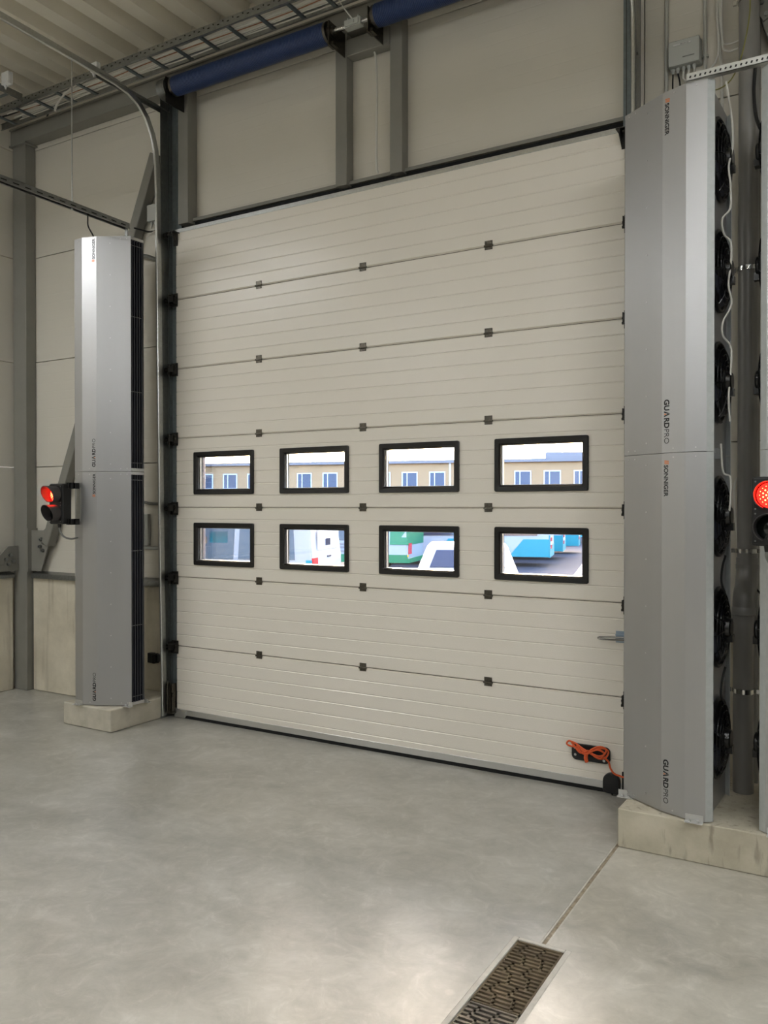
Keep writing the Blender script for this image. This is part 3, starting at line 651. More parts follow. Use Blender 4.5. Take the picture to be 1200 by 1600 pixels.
cable([(4.47, .08, 5.5), (4.475, .08, 4.9), (4.485, .07, 4.68), (4.53, .02, 4.61), (4.60, .0, 4.61)], .007, 'cable_white', 'white cable curving off the wall towards the drain pipe, lower one')
cable([(4.665, -.16, 4.83), (4.664, -.17, 4.7), (4.645, -.19, 4.55), (4.615, -.2, 4.42), (4.58, -.3, 4.28), (4.53, -.42, 4.19), (4.50, -.5, 4.17)], .0038, 'cable_green', 'yellow green earth wire draped from the pipe to the air curtain')

# ================================================================= AIR CURTAINS
PF = [(0, 0), (.248, -.151), (.379, -.194), (.484, -.189), (.515, -.163)]
AX = .068
PB = [(a, 2*AX-b) for a, b in PF]
# fan meshes, local: axis +x, centre at origin
fr = MB(); fr.lathe((0, 0, 0), (1, 0, 0), [(.222, 0), (.238, .0), (.246, .006), (.246, .018), (.236, .024), (.226, .02), (.222, .008)], 40); FRING = fr.mesh('fan_ring', 'fan_black')
fg = MB()
for R_, hx in ((.20, .036), (.165, .046), (.13, .052), (.095, .055)): fg.ring((hx, 0, 0), (1, 0, 0), R_, .0026, 36, 5)
for k in range(12):
    a = 2*pi*k/12+.13; e = (cos(a), sin(a)); fg.tube([(.02, e[0]*.232, e[1]*.232), (.028, e[0]*.22, e[1]*.22), (.042, e[0]*.185, e[1]*.185), (.052, e[0]*.13, e[1]*.13), (.055, e[0]*.07, e[1]*.07)], .003, 5)
FGUARD = fg.mesh('fan_guard', 'fan_black')
fm = MB(); fm.lathe((0, 0, 0), (1, 0, 0), [(0, .078), (.05, .078), (.058, .072), (.062, .05), (.07, .045), (.07, -.0), (.05, -.02), (0, -.02)], 24); fm.box(.03, .085, -.02, .03, -.085, -.04); FMOT = fm.mesh('fan_motor', 'fan_black')
fb = MB()
for k in range(5):
    a = 2*pi*k/5; vs_ = []
    for rr_, tw, wd in ((.06, .6, .05), (.13, .45, .09), (.215, .3, .13)):
        for sgn in (-1, 1):
            an = a+sgn*wd/(2*rr_)*.9; vs_.append((.018+sgn*.014*tw*2, rr_*cos(an), rr_*sin(an)))
    fb.add(vs_, [(0, 1, 3, 2), (2, 3, 5, 4)])
FBL = fb.mesh('fan_blades', 'slat_black')

def air_curtain(o, sx, th, zb, mh, label, text=True, detail=True):
    ct, st = cos(th), sin(th)
    def T(p, z=None):
        q = (o[0]+sx*(p[0]*ct+p[1]*st), o[1]+(-p[0]*st+p[1]*ct))
        return q if z is None else (q[0], q[1], z)
    nx = Vector((sx*ct, -st, 0)); ny = Vector((sx*st, ct, 0))      # local axes in world
    c = T((.24, AX)); t = thing('air_curtain', (c[0], c[1], zb), label, 'air curtain', 'vertical door air curtains')
    tz = zb+.006
    for k in range(2):
        z0 = tz+k*mh+(.0015 if k else 0); z1 = tz+(k+1)*mh-(.0015 if not k else 0)
        poly = [T(p) for p in (PF[0], PF[1], PF[2], PF[3])]+[T(p) for p in (PB[3], PB[2], PB[1], PB[0])]+[T((.05, 2*AX-.006)), T((.05, .006))]
        m = MB(); m.prism(poly, z0, z1); m.build('casing', 'alu_sheet', t, smooth=False)
        # outlet: dark recess, slats, cross rods, end bars
        m = MB(); m.prism([T((.046, .007)), T((.046, 2*AX-.007)), T((.05, 2*AX-.006)), T((.05, .006))], z0+.002, z1-.002); m.build('outlet_recess', 'black_matte', t)
        for s_ in range(5):
            yy = .016+s_*(2*AX-.032)/4
            m = MB(); m.prism([T((.004, yy-.0035)), T((.004, yy+.0035)), T((.045, yy+.0025)), T((.045, yy-.0025))], z0+.022, z1-.022); m.build('slat', 'slat_black', t)
        for zr in (z0+.07, z0+mh*.34, z0+mh*.66, z1-.07):
            m = MB(); m.cyl(T((.006, .008), zr), T((.006, 2*AX-.008), zr), .0022, 6); m.build('cross_rod', 'galv', t)
        for zr in (z0+.001, z1-.025):
            m = MB(); m.prism([T((-.001, .001)), T((-.001, 2*AX-.001)), T((.045, 2*AX-.005)), T((.045, .005))], zr, zr+.024); m.build('end_bar', 'alu_trim', t)
        # rear flanges
        for Q, sg in ((PF, 1), (PB, -1)):
            a, b = Q[3], Q[4]
            m = MB(); m.prism([T(a), T(b), T((b[0]+.0, b[1]+sg*.012)), T((b[0]-.003, b[1]+sg*.012)), T((b[0]-.004, b[1]+sg*.003)), T((a[0]-.001, a[1]+sg*.004))], z0, z1); m.build('flange', 'galv_flange', t)
        # intake fans on the rear face
        for zf in (.385, .988, 1.59):
            p = T((.486, AX), z0+zf); rz = math.atan2(nx.y, nx.x)
            fo = inst('fan', FRING, t, p, (0, 0, rz)); fo.scale = (1, .9, .9)
            for nm, me_ in (('guard', FGUARD), ('motor', FMOT), ('blades', FBL)):
                q = bpy.data.objects.new(nm, me_); COL.objects.link(q); q.parent = fo
            m = MB(); m.cyl(T((.4845, AX), z0+zf), T((.4865, AX), z0+zf), .2, 32); m.build('fan_opening', 'black_matte', t)
        # screws (tiny): one row on the wide face, pairs along both ends
        m = MB(); n1 = (ny*-1).copy()
        def scr(p, d, z):
            P = Vector(T(p, z)); m.cyl(P-d*.001, P+d*.003, .0042, 6)
        def nrm(a, b):
            e = (Vector(T(b, 0))-Vector(T(a, 0))).normalized(); v = Vector((e.y, -e.x, 0)); return v if v.dot(ny) < 0 else -v
        d1 = nrm(PF[0], PF[1]); q = (PF[0][0]*.4+PF[1][0]*.6, PF[0][1]*.4+PF[1][1]*.6)
        for s_ in range(8): scr(q, d1, z0+.06+s_*(mh-.12)/7)
        for zr in (z0+.022, z1-.022):
            for fa in (.12, .3): scr((PF[1][0]*fa, PF[1][1]*fa), d1, zr)
            d2 = nrm(PF[1], PF[2]); scr(((PF[1][0]+PF[2][0])/2, (PF[1][1]+PF[2][1])/2), d2, zr)
            d3 = nrm(PF[2], PF[3]); scr(((PF[2][0]+PF[3][0])/2, (PF[2][1]+PF[3][1])/2), d3, zr)
        tag(m.build('screws', 'alu_trim', t), kind='stuff')
        # lettering on the narrow facet
        if text:
            e = (Vector(T(PF[2], 0))-Vector(T(PF[1], 0))).normalized(); d2 = nrm(PF[1], PF[2]); dn = Vector((0, 0, -1)) if sx > 0 else Vector((0, 0, 1))
            base = Vector(T(PF[1], 0))+e*.014+d2*.0006
            def word(zst, parts):
                pos = zst
                for txt, bold, mt, sc_, gap in parts:
                    if txt == '#':
                        m = MB(); z_ = pos
                        for q_ in range(3):
                            a0 = base+dn*(.003+q_*.007)+e*.002; a0.z += z_
                            m.add([a0, a0+dn*.0042, a0+dn*.0042+e*.026+dn*.003, a0+e*.026+dn*.003], [(0, 1, 2, 3)])
                        m.build('logo_mark', mt, t); pos += dn.z*.028; continue
                    me_, wd_ = text_mesh(txt, sc_, bold); put_text(me_, mt, t, (base.x, base.y, pos), dn, e); 
                    if txt == '\u039b':
                        a0 = base+d2*.0003; a0.z += pos; m = MB(); m.add([a0+dn*(wd_*.36)+e*.001, a0+dn*(wd_*.64)+e*.001, a0+dn*(wd_*.5)+e*.015], [(0, 1, 2)]); m.build('logo_mark', 'orange_ink', t)
                    pos += dn.z*(wd_+gap)
            G = [('GU', .0014, 'black_ink', .042, .004), ('\u039b', .0014, 'black_ink', .042, .004), ('RD', .0014, 'black_ink', .042, .003), ('PRO', -.0004, 'black_ink', .042, 0)]
            SN = [('#', 0, 'orange_ink', 0, 0), ('SONNIGER', .0007, 'black_ink', .034, 0)]
            if sx > 0:
                word(z1-.035, SN); word(z0+.285, G)
            else:
                word(z1-.215, SN); word(z0+.035, G)
    # feet
    for p in ((.02, -.03), (.43, -.212), (.43, 2*AX+.212), (.02, 2*AX+.03)):
        P = T(p); m = MB(); m.box(P[0]-.045, P[0]+.045, P[1]-.02, P[1]+.02, zb, zb+.004)
        m.box(P[0]-.045, P[0]+.045, P[1]+(.016 if p[1] < AX else -.02), P[1]+(.02 if p[1] < AX else -.016), zb, zb+.035)
        m.cyl((P[0]-.02, P[1], zb+.004), (P[0]-.02, P[1], zb+.014), .008, 6); m.cyl((P[0]+.02, P[1], zb+.004), (P[0]+.02, P[1], zb+.014), .008, 6)
        m.build('foot_bracket', 'alu_trim', t)
    # plate joining the modules at the rear
    P = T((.495, .06)); m = MB(); m.box(P[0]-.02, P[0]+.02, P[1]-.03, P[1]+.03, tz+mh-.03, tz+mh+.03); m.build('joint_plate', 'galv', t)
    return t, T, nx, ny
ZB_L, ZB_R, MH = .19, .213, 1.93
acL, TL, nxL, nyL = air_curtain((-.043, -.48), -1, rad(2.5)-rad(5), ZB_L, 1.958, 'complete aluminium air curtain column with black slatted outlet beside the hall corner')
acR, TR, nxR, nyR = air_curtain((4.065, -.60), 1, rad(2.5), ZB_R, MH, 'tall aluminium air curtain column with open black fans beside the grey pipe')
acN, TN, nxN, nyN = air_curtain((5.308, -.615), -1, 0.0, ZB_R, MH, 'air curtain cut off by the picture edge, only its bright rear flange showing')
# cables along the fans of the near unit
cable([TR((0.530, 0.050), 4.15), TR((0.556, 0.062), 3.95), TR((0.565, 0.046), 3.80), TR((0.551, 0.014), 3.68), TR((0.560, 0.014), 3.58), TR((0.556, 0.030), 3.46), TR((0.520, 0.006), 3.40), TR((0.529, 0.014), 3.32), TR((0.556, 0.046), 3.28), TR((0.560, 0.030), 3.16), TR((0.551, 0.014), 3.05), TR((0.560, 0.046), 2.95), TR((0.524, 0.014), 2.85), TR((0.524, 0.014), 2.78), TR((0.556, 0.054), 2.72), TR((0.560, 0.038), 2.60), TR((0.551, 0.030), 2.45), TR((0.556, 0.038), 2.32)], .0055, 'cable_white', 'white cable zigzagging down over the upper three fans')
cable([TR((0.516, 0.014), 2.20), TR((0.524, 0.030), 2.05), TR((0.556, 0.054), 2.02), TR((0.560, 0.038), 1.90), TR((0.556, 0.030), 1.83)], .0055, 'cable_white', 'short white cable running from the joint plate to the fourth fan')
cable([TR((0.538, 0.030), 1.60), TR((0.524, 0.022), 1.54), TR((0.520, 0.014), 1.46), TR((0.534, 0.030), 1.40)], .006, 'cable_black', 'thin black cable between the fourth and fifth fan')
cable([TR((0.538, 0.030), 1.00), TR((0.524, 0.022), 0.93), TR((0.520, 0.014), 0.85), TR((0.534, 0.030), 0.80)], .006, 'cable_black', 'thin black cable between the fifth and sixth fan')
cable([(4.60, .02, 2.05), (4.585, -.06, 2.02), (4.58, -.1, 1.95), (4.585, -.05, 1.75), (4.59, 0, 1.6)], .007, 'cable_white', 'white cable bowed out from the column behind the fourth fan')
# perforated angle tying the two units
pa = thing('perforated_angle', (4.65, -.82, 4.08), 'pale perforated steel angle tying the tops of two air curtains', 'steel angle')
ya = -.828
za = ZB_R+.006+2*MH
m = MB(); m.box(4.44, 5.1, ya, ya+.003, za+.0, za+.038); m.box(4.44, 5.1, ya, ya+.035, za+.0, za+.003); m.build('angle', 'galv_perf', pa)
for k in range(26):
    a = 4.452+k*.0245; m = MB(); m.prism_d([(a, za+.014), (a+.008, za+.011), (a+.013, za+.022), (a+.005, za+.025)], (0, ya-.0008, 0), (1, 0, 0), (0, 0, 1), (0, .0006, 0)); m.build('slot', 'black_matte', pa)

# strut rail hung from the door track by a threaded rod, its end on the far unit
xs_, ys_, zs_ = -.10, -.457, 4.185
st_ = thing('strut_rail', (xs_, -1.5, zs_), 'slotted galvanised strut rail reaching out above the complete air curtain', 'strut rail')
m = MB(); m.box(xs_-.02, xs_+.02, -4.2, ys_, zs_+.042, zs_+.045); m.box(xs_-.02, xs_-.017, -4.2, ys_, zs_, zs_+.045); m.box(xs_+.017, xs_+.02, -4.2, ys_, zs_, zs_+.045); m.build('channel', 'galv', st_)
m = MB(); m.box(xs_+.017, xs_+.032, -4.2, ys_, zs_-.002, zs_+.001); m.box(xs_-.032, xs_-.017, -4.2, ys_, zs_-.002, zs_+.001); m.build('lips', 'galv', st_)
m = MB(); m.box(xs_-.016, xs_+.016, ys_-.02, ys_-.016, 4.113, zs_+.042); m.box(xs_-.016, xs_+.016, ys_-.05, ys_-.016, 4.1125, 4.1155); m.build('end_bracket', 'galv', st_)
m = MB()
for k in range(37): m.box(xs_+.0202, xs_+.0212, -4.15+.1*k, -4.10+.1*k, zs_+.014, zs_+.022)
tag(m.build('slots', 'black_matte', st_), kind='stuff')
yr = -1.02
m = MB(); m.cyl((xs_, yr, zs_-.015), (xs_, yr, 5.345), .005, 8); m.cyl((xs_, yr, zs_+.045), (xs_, yr, zs_+.06), .011, 6); m.cyl((xs_, yr, zs_-.002), (xs_, yr, zs_-.014), .011, 6); m.cyl((xs_, yr, 5.0), (xs_, yr, 5.04), .008, 6)
tag(m.build('threaded_rod', 'galv_bright'), 'thin threaded rod hanging from the curved track to the strut rail', 'rod')
cable([(xs_-.01, -.86, 4.19), (-.16, -.82, 4.17), (-.25, -.74, 4.15), (-.36, -.60, 4.135), (-.37, -.59, 4.11)], .006, 'cable_black', 'black cable hanging from the strut rail into the complete air curtain')

# ================================================================= TRAFFIC LIGHTS
def traffic_light(cx, cy, z0, label, bx, by):
    t = thing('traffic_light', (cx, cy, z0), label, 'traffic light', 'red lit dock traffic lights')
    m = MB(); m.box(cx-.085, cx+.085, cy-.05, cy+.04, z0, z0+.335); hs = m.build('housing', 'black_plastic', t, bevel=.012)
    m = MB(); m.box(cx-.075, cx+.075, cy-.056, cy-.05, z0+.01, z0+.325); m.build('front_plate', 'black_plastic', t, bevel=.003)
    for q, zc in enumerate((z0+.245, z0+.09)):
        m = MB(); m.lathe((cx, cy-.054, zc), (0, -1, 0), [(.062, 0), (.06, .006), (.04, .016), (.02, .021), (0, .022)], 24); m.build('lens', 'lens_red' if q == 0 else 'lens_dark', t)
        if q == 0:
            m = MB()
            for ring_, nn in ((0, 1), (.016, 6), (.031, 11), (.045, 16)):
                for k in range(nn):
                    a = 2*pi*k/nn; m.lathe((cx+ring_*cos(a), cy-.054-.024+ring_*ring_*7, zc+ring_*sin(a)), (0, -1, 0), [(.0045, 0), (.003, .003), (0, .004)], 6)
            tag(m.build('led_dots', 'led_hot', t), kind='stuff')
        m = MB(); n = 28; vs_ = []
        for k in range(n+1):          # visor: tube whose lower rim is cut back
            a = -pi/2+.45+(2*pi-.9)*k/n; ln = .055+.055*(.5+.5*sin(a))
            for rr_, l in ((.070, 0), (.070, ln), (.066, ln), (.066, 0)): vs_.append((cx+rr_*cos(a), cy-.054-l, zc+rr_*sin(a)))
        m.add(vs_, [(k*4+j, (k+1)*4+j, (k+1)*4+(j+1) % 4, k*4+(j+1) % 4) for k in range(n) for j in range(4)]+[(0, 1, 2, 3), tuple(n*4+j for j in (3, 2, 1, 0))])
        m.build('visor', 'visor_plastic', t)
        for sa in (-1, 1):
            for sb in (-1, 1):
                m = MB(); m.cyl((cx+sa*.066, cy-.055, zc+sb*.066), (cx+sa*.066, cy-.06, zc+sb*.066), .004, 8); m.build('screw', 'galv', t)
    for zc in (z0+.318, z0+.018):
        m = MB(); m.prism_d([(cx+.07, cy-.005), (cx+.10, cy-.008), (bx-.02, by-.05), (bx+.022, by-.05), (bx+.022, by-.006), (bx-.022, by-.006), (cx+.10, cy+.02), (cx+.07, cy+.02)], (0, 0, zc-.024), (1, 0, 0), (0, 1, 0), (0, 0, .048)); m.build('arm', 'black_plastic', t, bevel=.003)
    m = MB(); m.box(bx-.022, bx+.03, by-.006, by+.0, z0+.02, z0+.31); m.build('mount_plate', 'galv_perf', t)
    m = MB(); m.cyl((cx-.02, cy, z0), (cx-.02, cy, z0-.03), .014, 10, .01); m.build('gland', 'black_plastic', t)
    m = MB(); m.tube([(cx-.02, cy, z0-.02), (cx-.02, cy+.005, z0-.06), (cx+.01, cy+.02, z0-.105), (cx+.05, cy+.06, z0-.125), (bx-.015, by+.0, z0-.118)], .008, 8, 5); m.build('lead', 'cable_grey', t)
    return t
pL = TL((.43, -.192)); pN = TN((.43, -.192))
traffic_light(-.52, -.80, 1.715, 'red lit traffic light with visors on the air curtain near the hall corner', pL[0], pL[1]-.004)
traffic_light(4.862, -.95, 1.672, 'red lit traffic light cut off by the picture edge beside the grey pipe', pN[0], pN[1]-.004)

# ================================================================= PIPES AND SMALL WALL ITEMS
pp = thing('drain_pipe', (4.645, -.12, .213), 'dark grey plastic drain pipe with chrome clamps between two air curtains', 'pipe')
m = MB(); m.tube([(4.648, -.06, 5.5), (4.648, -.06, 1.62), (4.648, -.06, 1.52)], .056, 28); m.build('upper_pipe', 'pipe_grey', pp)
m = MB(); m.tube([(4.648, -.06, 1.56), (4.648, -.065, 1.48), (4.647, -.085, 1.425), (4.646, -.115, 1.385), (4.645, -.15, 1.36), (4.645, -.18, 1.325), (4.645, -.19, 1.28), (4.645, -.19, 1.25)], .061, 28, 3); m.build('offset_bend', 'pipe_grey', pp)
m = MB(); m.cyl((4.645, -.19, 1.30), (4.645, -.19, .213), .057, 28); m.build('lower_pipe', 'pipe_grey', pp)
m = MB(); m.lathe((4.645, -.19, 0), (0, 0, 1), [(.057, 1.235), (.066, 1.238), (.068, 1.255), (.066, 1.275), (.06, 1.285)], 28); m.build('socket', 'pipe_grey', pp)
m = MB(); m.lathe((4.648, -.06, 0), (0, 0, 1), [(.056, 1.49), (.064, 1.495), (.064, 1.52), (.056, 1.525)], 28); m.build('socket', 'pipe_grey', pp)
for yy, z in ((-.06, 4.84), (-.06, 3.26), (-.06, 1.60), (-.19, .80)):
    m = MB(); m.cyl((4.647, yy, z-.013), (4.647, yy, z+.013), .063, 28); m.box(4.715, 4.735, yy-.008, yy+.008, z-.012, z+.012); m.box(4.56, 4.58, yy-.008, yy+.008, z-.012, z+.012); m.cyl((4.647, yy+.05, z), (4.647, .05, z), .006, 8); m.build('clamp', 'chrome', pp)
cable([(4.69, -.13, 4.4), (4.685, -.14, 4.25), (4.70, -.16, 4.1), (4.74, -.2, 3.98)], .01, 'cable_black', 'thick black cable bowed in front of the drain pipe near its top')
cable([(4.60, .04, 1.47), (4.61, -.02, 1.44), (4.70, -.1, 1.38), (4.78, -.14, 1.31), (4.9, -.1, 1.25)], .006, 'cable_black', 'thin black cable slung around the drain pipe bend')
# photo cell on a bracket by the far track
sn = thing('door_sensor', (-.25, -.0, .5), 'black photo sensor on a short galvanised arm beside the far door track', 'sensor')
m = MB(); m.box(-.26, -.09, -.005, .035, .47, .535); m.build('arm', 'galv', sn)
m = MB(); m.box(-.345, -.29, -.02, .03, .452, .54); m.build('back_case', 'black_plastic', sn, bevel=.004)
m = MB(); m.prism_d(rrect(-.285, -.235, .452, .54, .02), (0, -.035, 0), (1, 0, 0), (0, 0, 1), (0, .06, 0)); m.build('front_case', 'black_plastic', sn, bevel=.006)
# wall pieces seen between the far unit and track
m = MB(); m.tube([(-.52, .11, 1.9), (-.40, .085, 1.885), (-.28, .085, 1.885), (-.10, .1, 1.905)], .013, 8, 6); tag(m.build('cable', 'cable_grey'), 'grey cable sagging across the wall between air curtain and door track', 'cable')
m = MB(); m.tube([(-.56, .05, 4.17), (-.40, .04, 4.13), (-.26, .03, 4.075), (-.2, .02, 4.09), (-.09, .02, 4.10)], .02, 10, 0)
tag(m.build('tie_bar', 'galv'), 'short galvanised arm tying the far air curtain to the door track', 'bracket')
wt = thing('trunking', (-.45, .1, 1.45), 'narrow grey cable trunking on the wall behind the far air curtain', 'trunking')
m = MB(); m.box(-.53, -.445, .085, .119, 1.50, 1.79); m.build('cover', 'box_grey', wt, bevel=.004)
m = MB(); m.box(-.53, -.09, .095, .119, 1.465, 1.49); m.build('duct', 'box_grey', wt, bevel=.003)

# ================================================================= FLOOR DRAIN
dr = thing('floor_drain', (4.08, -2.3, 0), 'rusty slotted cast iron channel drain set in the concrete floor', 'drain')
m = MB(); m.box(DX0, DX1, -5.5, DY, -.12, -.10); m.box(DX0, DX0+.012, -5.5, DY, -.12, -.03); m.box(DX1-.012, DX1, -5.5, DY, -.12, -.03); m.box(DX0, DX1, DY-.012, DY, -.12, -.03); m.build('channel', 'channel_dark', dr)
ro = .024
m = MB(); m.box(DX0, DX0+ro, -5.5, DY, -.04, .001); m.build('rim', 'drain_rim', dr, bevel=.003)
m = MB(); m.box(DX1-ro, DX1, -5.5, DY, -.04, .001); m.build('rim', 'drain_rim', dr, bevel=.003)
m = MB(); m.box(DX0+ro, DX1-ro, DY-.02, DY, -.04, .001); m.build('rim', 'drain_rim', dr, bevel=.003)
gx0, gx1 = DX0+ro+.002, DX1-ro-.002; gw = gx1-gx0
def grate(y1, ln, mt):
    m = MB(); y0 = y1-ln+.004; zt, zb_ = -.003, -.026
    m.box(gx0, gx0+.008, y0, y1, zb_, zt); m.box(gx1-.008, gx1, y0, y1, zb_, zt); m.box(gx0, gx1, y1-.009, y1, zb_, zt); m.box(gx0, gx1, y0, y0+.009, zb_, zt)
    p = .0262; k = 0; y = y1-.02
    while y > y0+.015:                # cross bars with staggered longitudinal webs
        m.box(gx0+.006, gx1-.006, y-.0125, y, zb_, zt)
        sh = .016*(1 if (k//3) % 2 else -1)+.006*((k % 3)-1)*(1 if (k//3) % 2 else -1)
        for xc in (gx0+gw*.30+sh, gx0+gw*.68+sh): m.box(xc-.006, xc+.006, y-p, y, zb_, zt)
        y -= p; k += 1
    return m.build('grate', mt, dr, smooth=False)
grate(DY-.022, .5, 'iron_rust'); grate(DY-.522, .5, 'iron_grey')
for k in range(2, 6): grate(DY-.022-.5*k, .5, 'iron_grey')

# ================================================================= LUMINAIRES (outer rows inferred from glints and shadow, middle rows added for brightness)
for ix, lx in enumerate((-1.4, 2.9, 5.9, 9.2)):
    for iy, ly in enumerate((-6.2, -10.2) if ix == 1 else (-3.15, -7.2, -11.2)):
        t = thing('linear_luminaire', (lx, ly, 4.8), 'linear hall luminaire in the row %s, %s from the door wall' % (('by the side wall', 'added to light the first bay', 'added to brighten the floor', 'above the next bay')[ix], ('first', 'second', 'third')[iy]), 'ceiling light', 'hall luminaires')
        m = MB(); m.prism_d([(-.06, 4.80), (-.075, 4.81), (-.05, 4.88), (.05, 4.88), (.075, 4.81), (.06, 4.80)], (lx-.75, ly, 0), (0, 1, 0), (0, 0, 1), (1.5, 0, 0)); m.build('housing', 'white_housing', t)
        m = MB(); m.prism_d([(-.058, 4.799), (-.04, 4.785), (.04, 4.785), (.058, 4.799)], (lx-.74, ly, 0), (0, 1, 0), (0, 0, 1), (1.48, 0, 0)); m.build('diffuser', 'led', t)
        for s_ in (-.55, .55): m = MB(); m.cyl((lx+s_, ly, 4.88), (lx+s_, ly, 6.0), .003, 6); m.build('wire', 'galv', t)

# ================================================================= OUTSIDE
m = MB(); m.box(-140, 120, .26, 200, -.4, -.15); tag(m.build('ground', 'asphalt'), kind='structure')
U = Vector((-.9645, -.264, 0)); V = Vector((-.264, .9645, 0)); Zv = Vector((0, 0, 1))
# long ochre building across the yard
P0 = Vector((-25.18, 46.33, 0))
bd = thing('office_building', tuple(P0), 'long ochre flat roofed building with white framed windows across the yard', 'building')
def ebox(u0, u1, v0, v1, z0, z1, P, mb=None, eu=U, ev=V):
    m = mb or MB(); q = [P+eu*a+ev*b+Zv*c for a in (u0, u1) for b in (v0, v1) for c in (z0, z1)]
    m.add(q, [(0, 1, 3, 2), (4, 6, 7, 5), (0, 4, 5, 1), (2, 3, 7, 6), (0, 2, 6, 4), (1, 5, 7, 3)]); return m
ebox(-40, 40, 0, 12, 0, 4.9, P0).build('wall', 'facade', bd)
ebox(-40.2, 40.2, -.25, 12.2, 4.9, 5.12, P0).build('roof_edge', 'roof_grey', bd)
ebox(-14.2, -11.4, 1, 5, 5.1, 5.62, P0).build('roof_box', 'roof_grey', bd)
ebox(-4.92, -4.80, -.1, 0, 0, 4.9, P0).build('downpipe', 'win_white', bd)
for k in range(-4, 20):
    s_ = 12.15-2.01*k; a, b = s_-.58, s_+.58; z0, z1 = 3.14, 4.3
    m = MB()
    for r_ in ((a, b, z0, z0+.07), (a, b, z1-.07, z1), (a, a+.07, z0, z1), (b-.07, b, z0, z1), (b-.42, b-.36, z0, z1)): ebox(r_[0], r_[1], -.06, 0, r_[2], r_[3], P0, m)
    wf_ = m.build('window', 'win_white', bd)
    ebox(a+.05, b-.05, -.02, 0, z0+.05, z1-.05, P0).build('pane', 'facade_win', wf_)

def vehicle(name, label, cat, P, prof, wid, wheels, glass, extras, body='van_white', eu=U, ev=V, group=None, tum=.13, slope=None):
    """prof: side outline (u from rear corner, z); glass: side window quads (u,z); extras: (mat, name, kind, ...)"""
    P = Vector((*P, -.15)); t = thing(name, tuple(P), label, cat, group)
    kf = lambda z: max(0, z-.95)*tum
    m = MB(); n = len(prof)
    vs_ = [P+eu*u+ev*kf(z)+Zv*z for u, z in prof]+[P+eu*u+ev*(wid-kf(z))+Zv*z for u, z in prof]
    m.add(vs_, [tuple(range(n)), tuple(range(2*n-1, n-1, -1))]+[(i, n+i, n+(i+1) % n, (i+1) % n) for i in range(n)]); m.build('body', body, t, bevel=.05)
    for u, r_ in wheels:
        for v0 in (-.02, wid-.2):
            m = MB(); c0 = P+eu*u+Zv*r_; m.cyl(c0+ev*v0, c0+ev*(v0+.22), r_, 20); wh = m.build('wheel', 'rubber', t)
            m = MB(); m.cyl(c0+ev*(v0-.005), c0+ev*(v0+.225), r_*.6, 14); m.build('hub', 'galv', wh)
    for gq in glass:
        m = MB(); q, mt = gq if isinstance(gq, tuple) else (gq, 'van_glass')
        a = [P+eu*u+ev*(kf(z)-.008)+Zv*z for u, z in q]; b = [p+ev*.02 for p in a]; k = len(q)
        m.add(a+b, [tuple(range(k)), tuple(range(2*k-1, k-1, -1))]+[(i, (i+1) % k, k+(i+1) % k, k+i) for i in range(k)]); m.build('side_window' if mt == 'van_glass' else 'side_panel', mt, t)
    if slope:                                     # rear glass lying on the sloped tailgate
        (ua, za_), (ub, zb_) = slope; d = Vector((zb_-za_, 0, ua-ub)).normalized(); nrm_ = -(eu*d.x)-Zv*d.z
        nrm_ = nrm_ if nrm_.dot(eu) < 0 else -nrm_
        q = [P+eu*ua+ev*(.2)+Zv*za_, P+eu*ua+ev*(wid-.2)+Zv*za_, P+eu*ub+ev*(wid-.3)+Zv*zb_, P+eu*ub+ev*.3+Zv*zb_]
        m = MB(); m.add([p+nrm_*.012 for p in q]+[p-nrm_*.02 for p in q], [(0, 1, 2, 3), (7, 6, 5, 4)]+[(i, (i+1) % 4, 4+(i+1) % 4, 4+i) for i in range(4)]); m.build('rear_window', 'van_glass', t)
    for nm, mt, v0, v1, z0, z1, dp in extras:     # on the rear face (u = 0)
        ebox(-dp, .015, v0, v1, z0, z1, P, None, eu, ev).build(nm, mt, t)
    return t
VAN = [(0, .32), (0, 1.0), (.05, 1.5), (.14, 1.88), (.28, 1.97), (3.35, 1.97), (3.75, 1.82), (4.35, 1.22), (5.0, 1.02), (5.12, .75), (5.1, .32)]
def rearset(c1, c2=None):
    ex = [('rear_window', 'van_glass', .2, 1.65, 1.08, 1.68, .02), ('bumper', 'van_white', 0, 1.85, .32, .52, .08)]
    return ex
vehicle('van', 'white van with dark side windows parked closest behind the lower windows', 'van', (-4.04, 7.71), VAN, 1.85, [(.85, .33), (4.1, .33)],
        [[(.35, .96), (1.55, .96), (1.55, 1.66), (.42, 1.66)], [(1.66, .96), (2.75, .96), (2.75, 1.66), (1.66, 1.66)], [(2.86, .96), (4.0, .96), (3.5, 1.66), (2.86, 1.66)], ([(.0, .62), (.12, .62), (.12, .96), (.0, .96)], 'van_teal'), ([(.4, .74), (1.4, .74), (1.4, .90), (.4, .90)], 'roof_grey'),
         ([(.5, 1.22), (1.3, 1.22), (1.3, 1.36), (.5, 1.36)], 'facade'), ([(1.8, 1.28), (2.2, 1.28), (2.2, 1.5), (1.8, 1.5)], 'van_teal'), ([(2.25, 1.26), (2.7, 1.26), (2.7, 1.4), (2.25, 1.4)], 'facade')],
        [('tail_light', 'tail_red', .03, .32, .72, 1.0, .015), ('hatch_window', 'win_white', .35, 1.6, 1.15, 1.55, .012), ('number_plate', 'win_white', .7, 1.2, .62, .74, .02), ('bumper', 'van_white', 0, 1.85, .32, .55, .06), ('hatch_badge', 'van_glass', .75, 1.05, 1.22, 1.36, .02), ('hatch_badge', 'van_glass', .9, 1.1, .98, 1.01, .02)], group='vehicles in the yard')
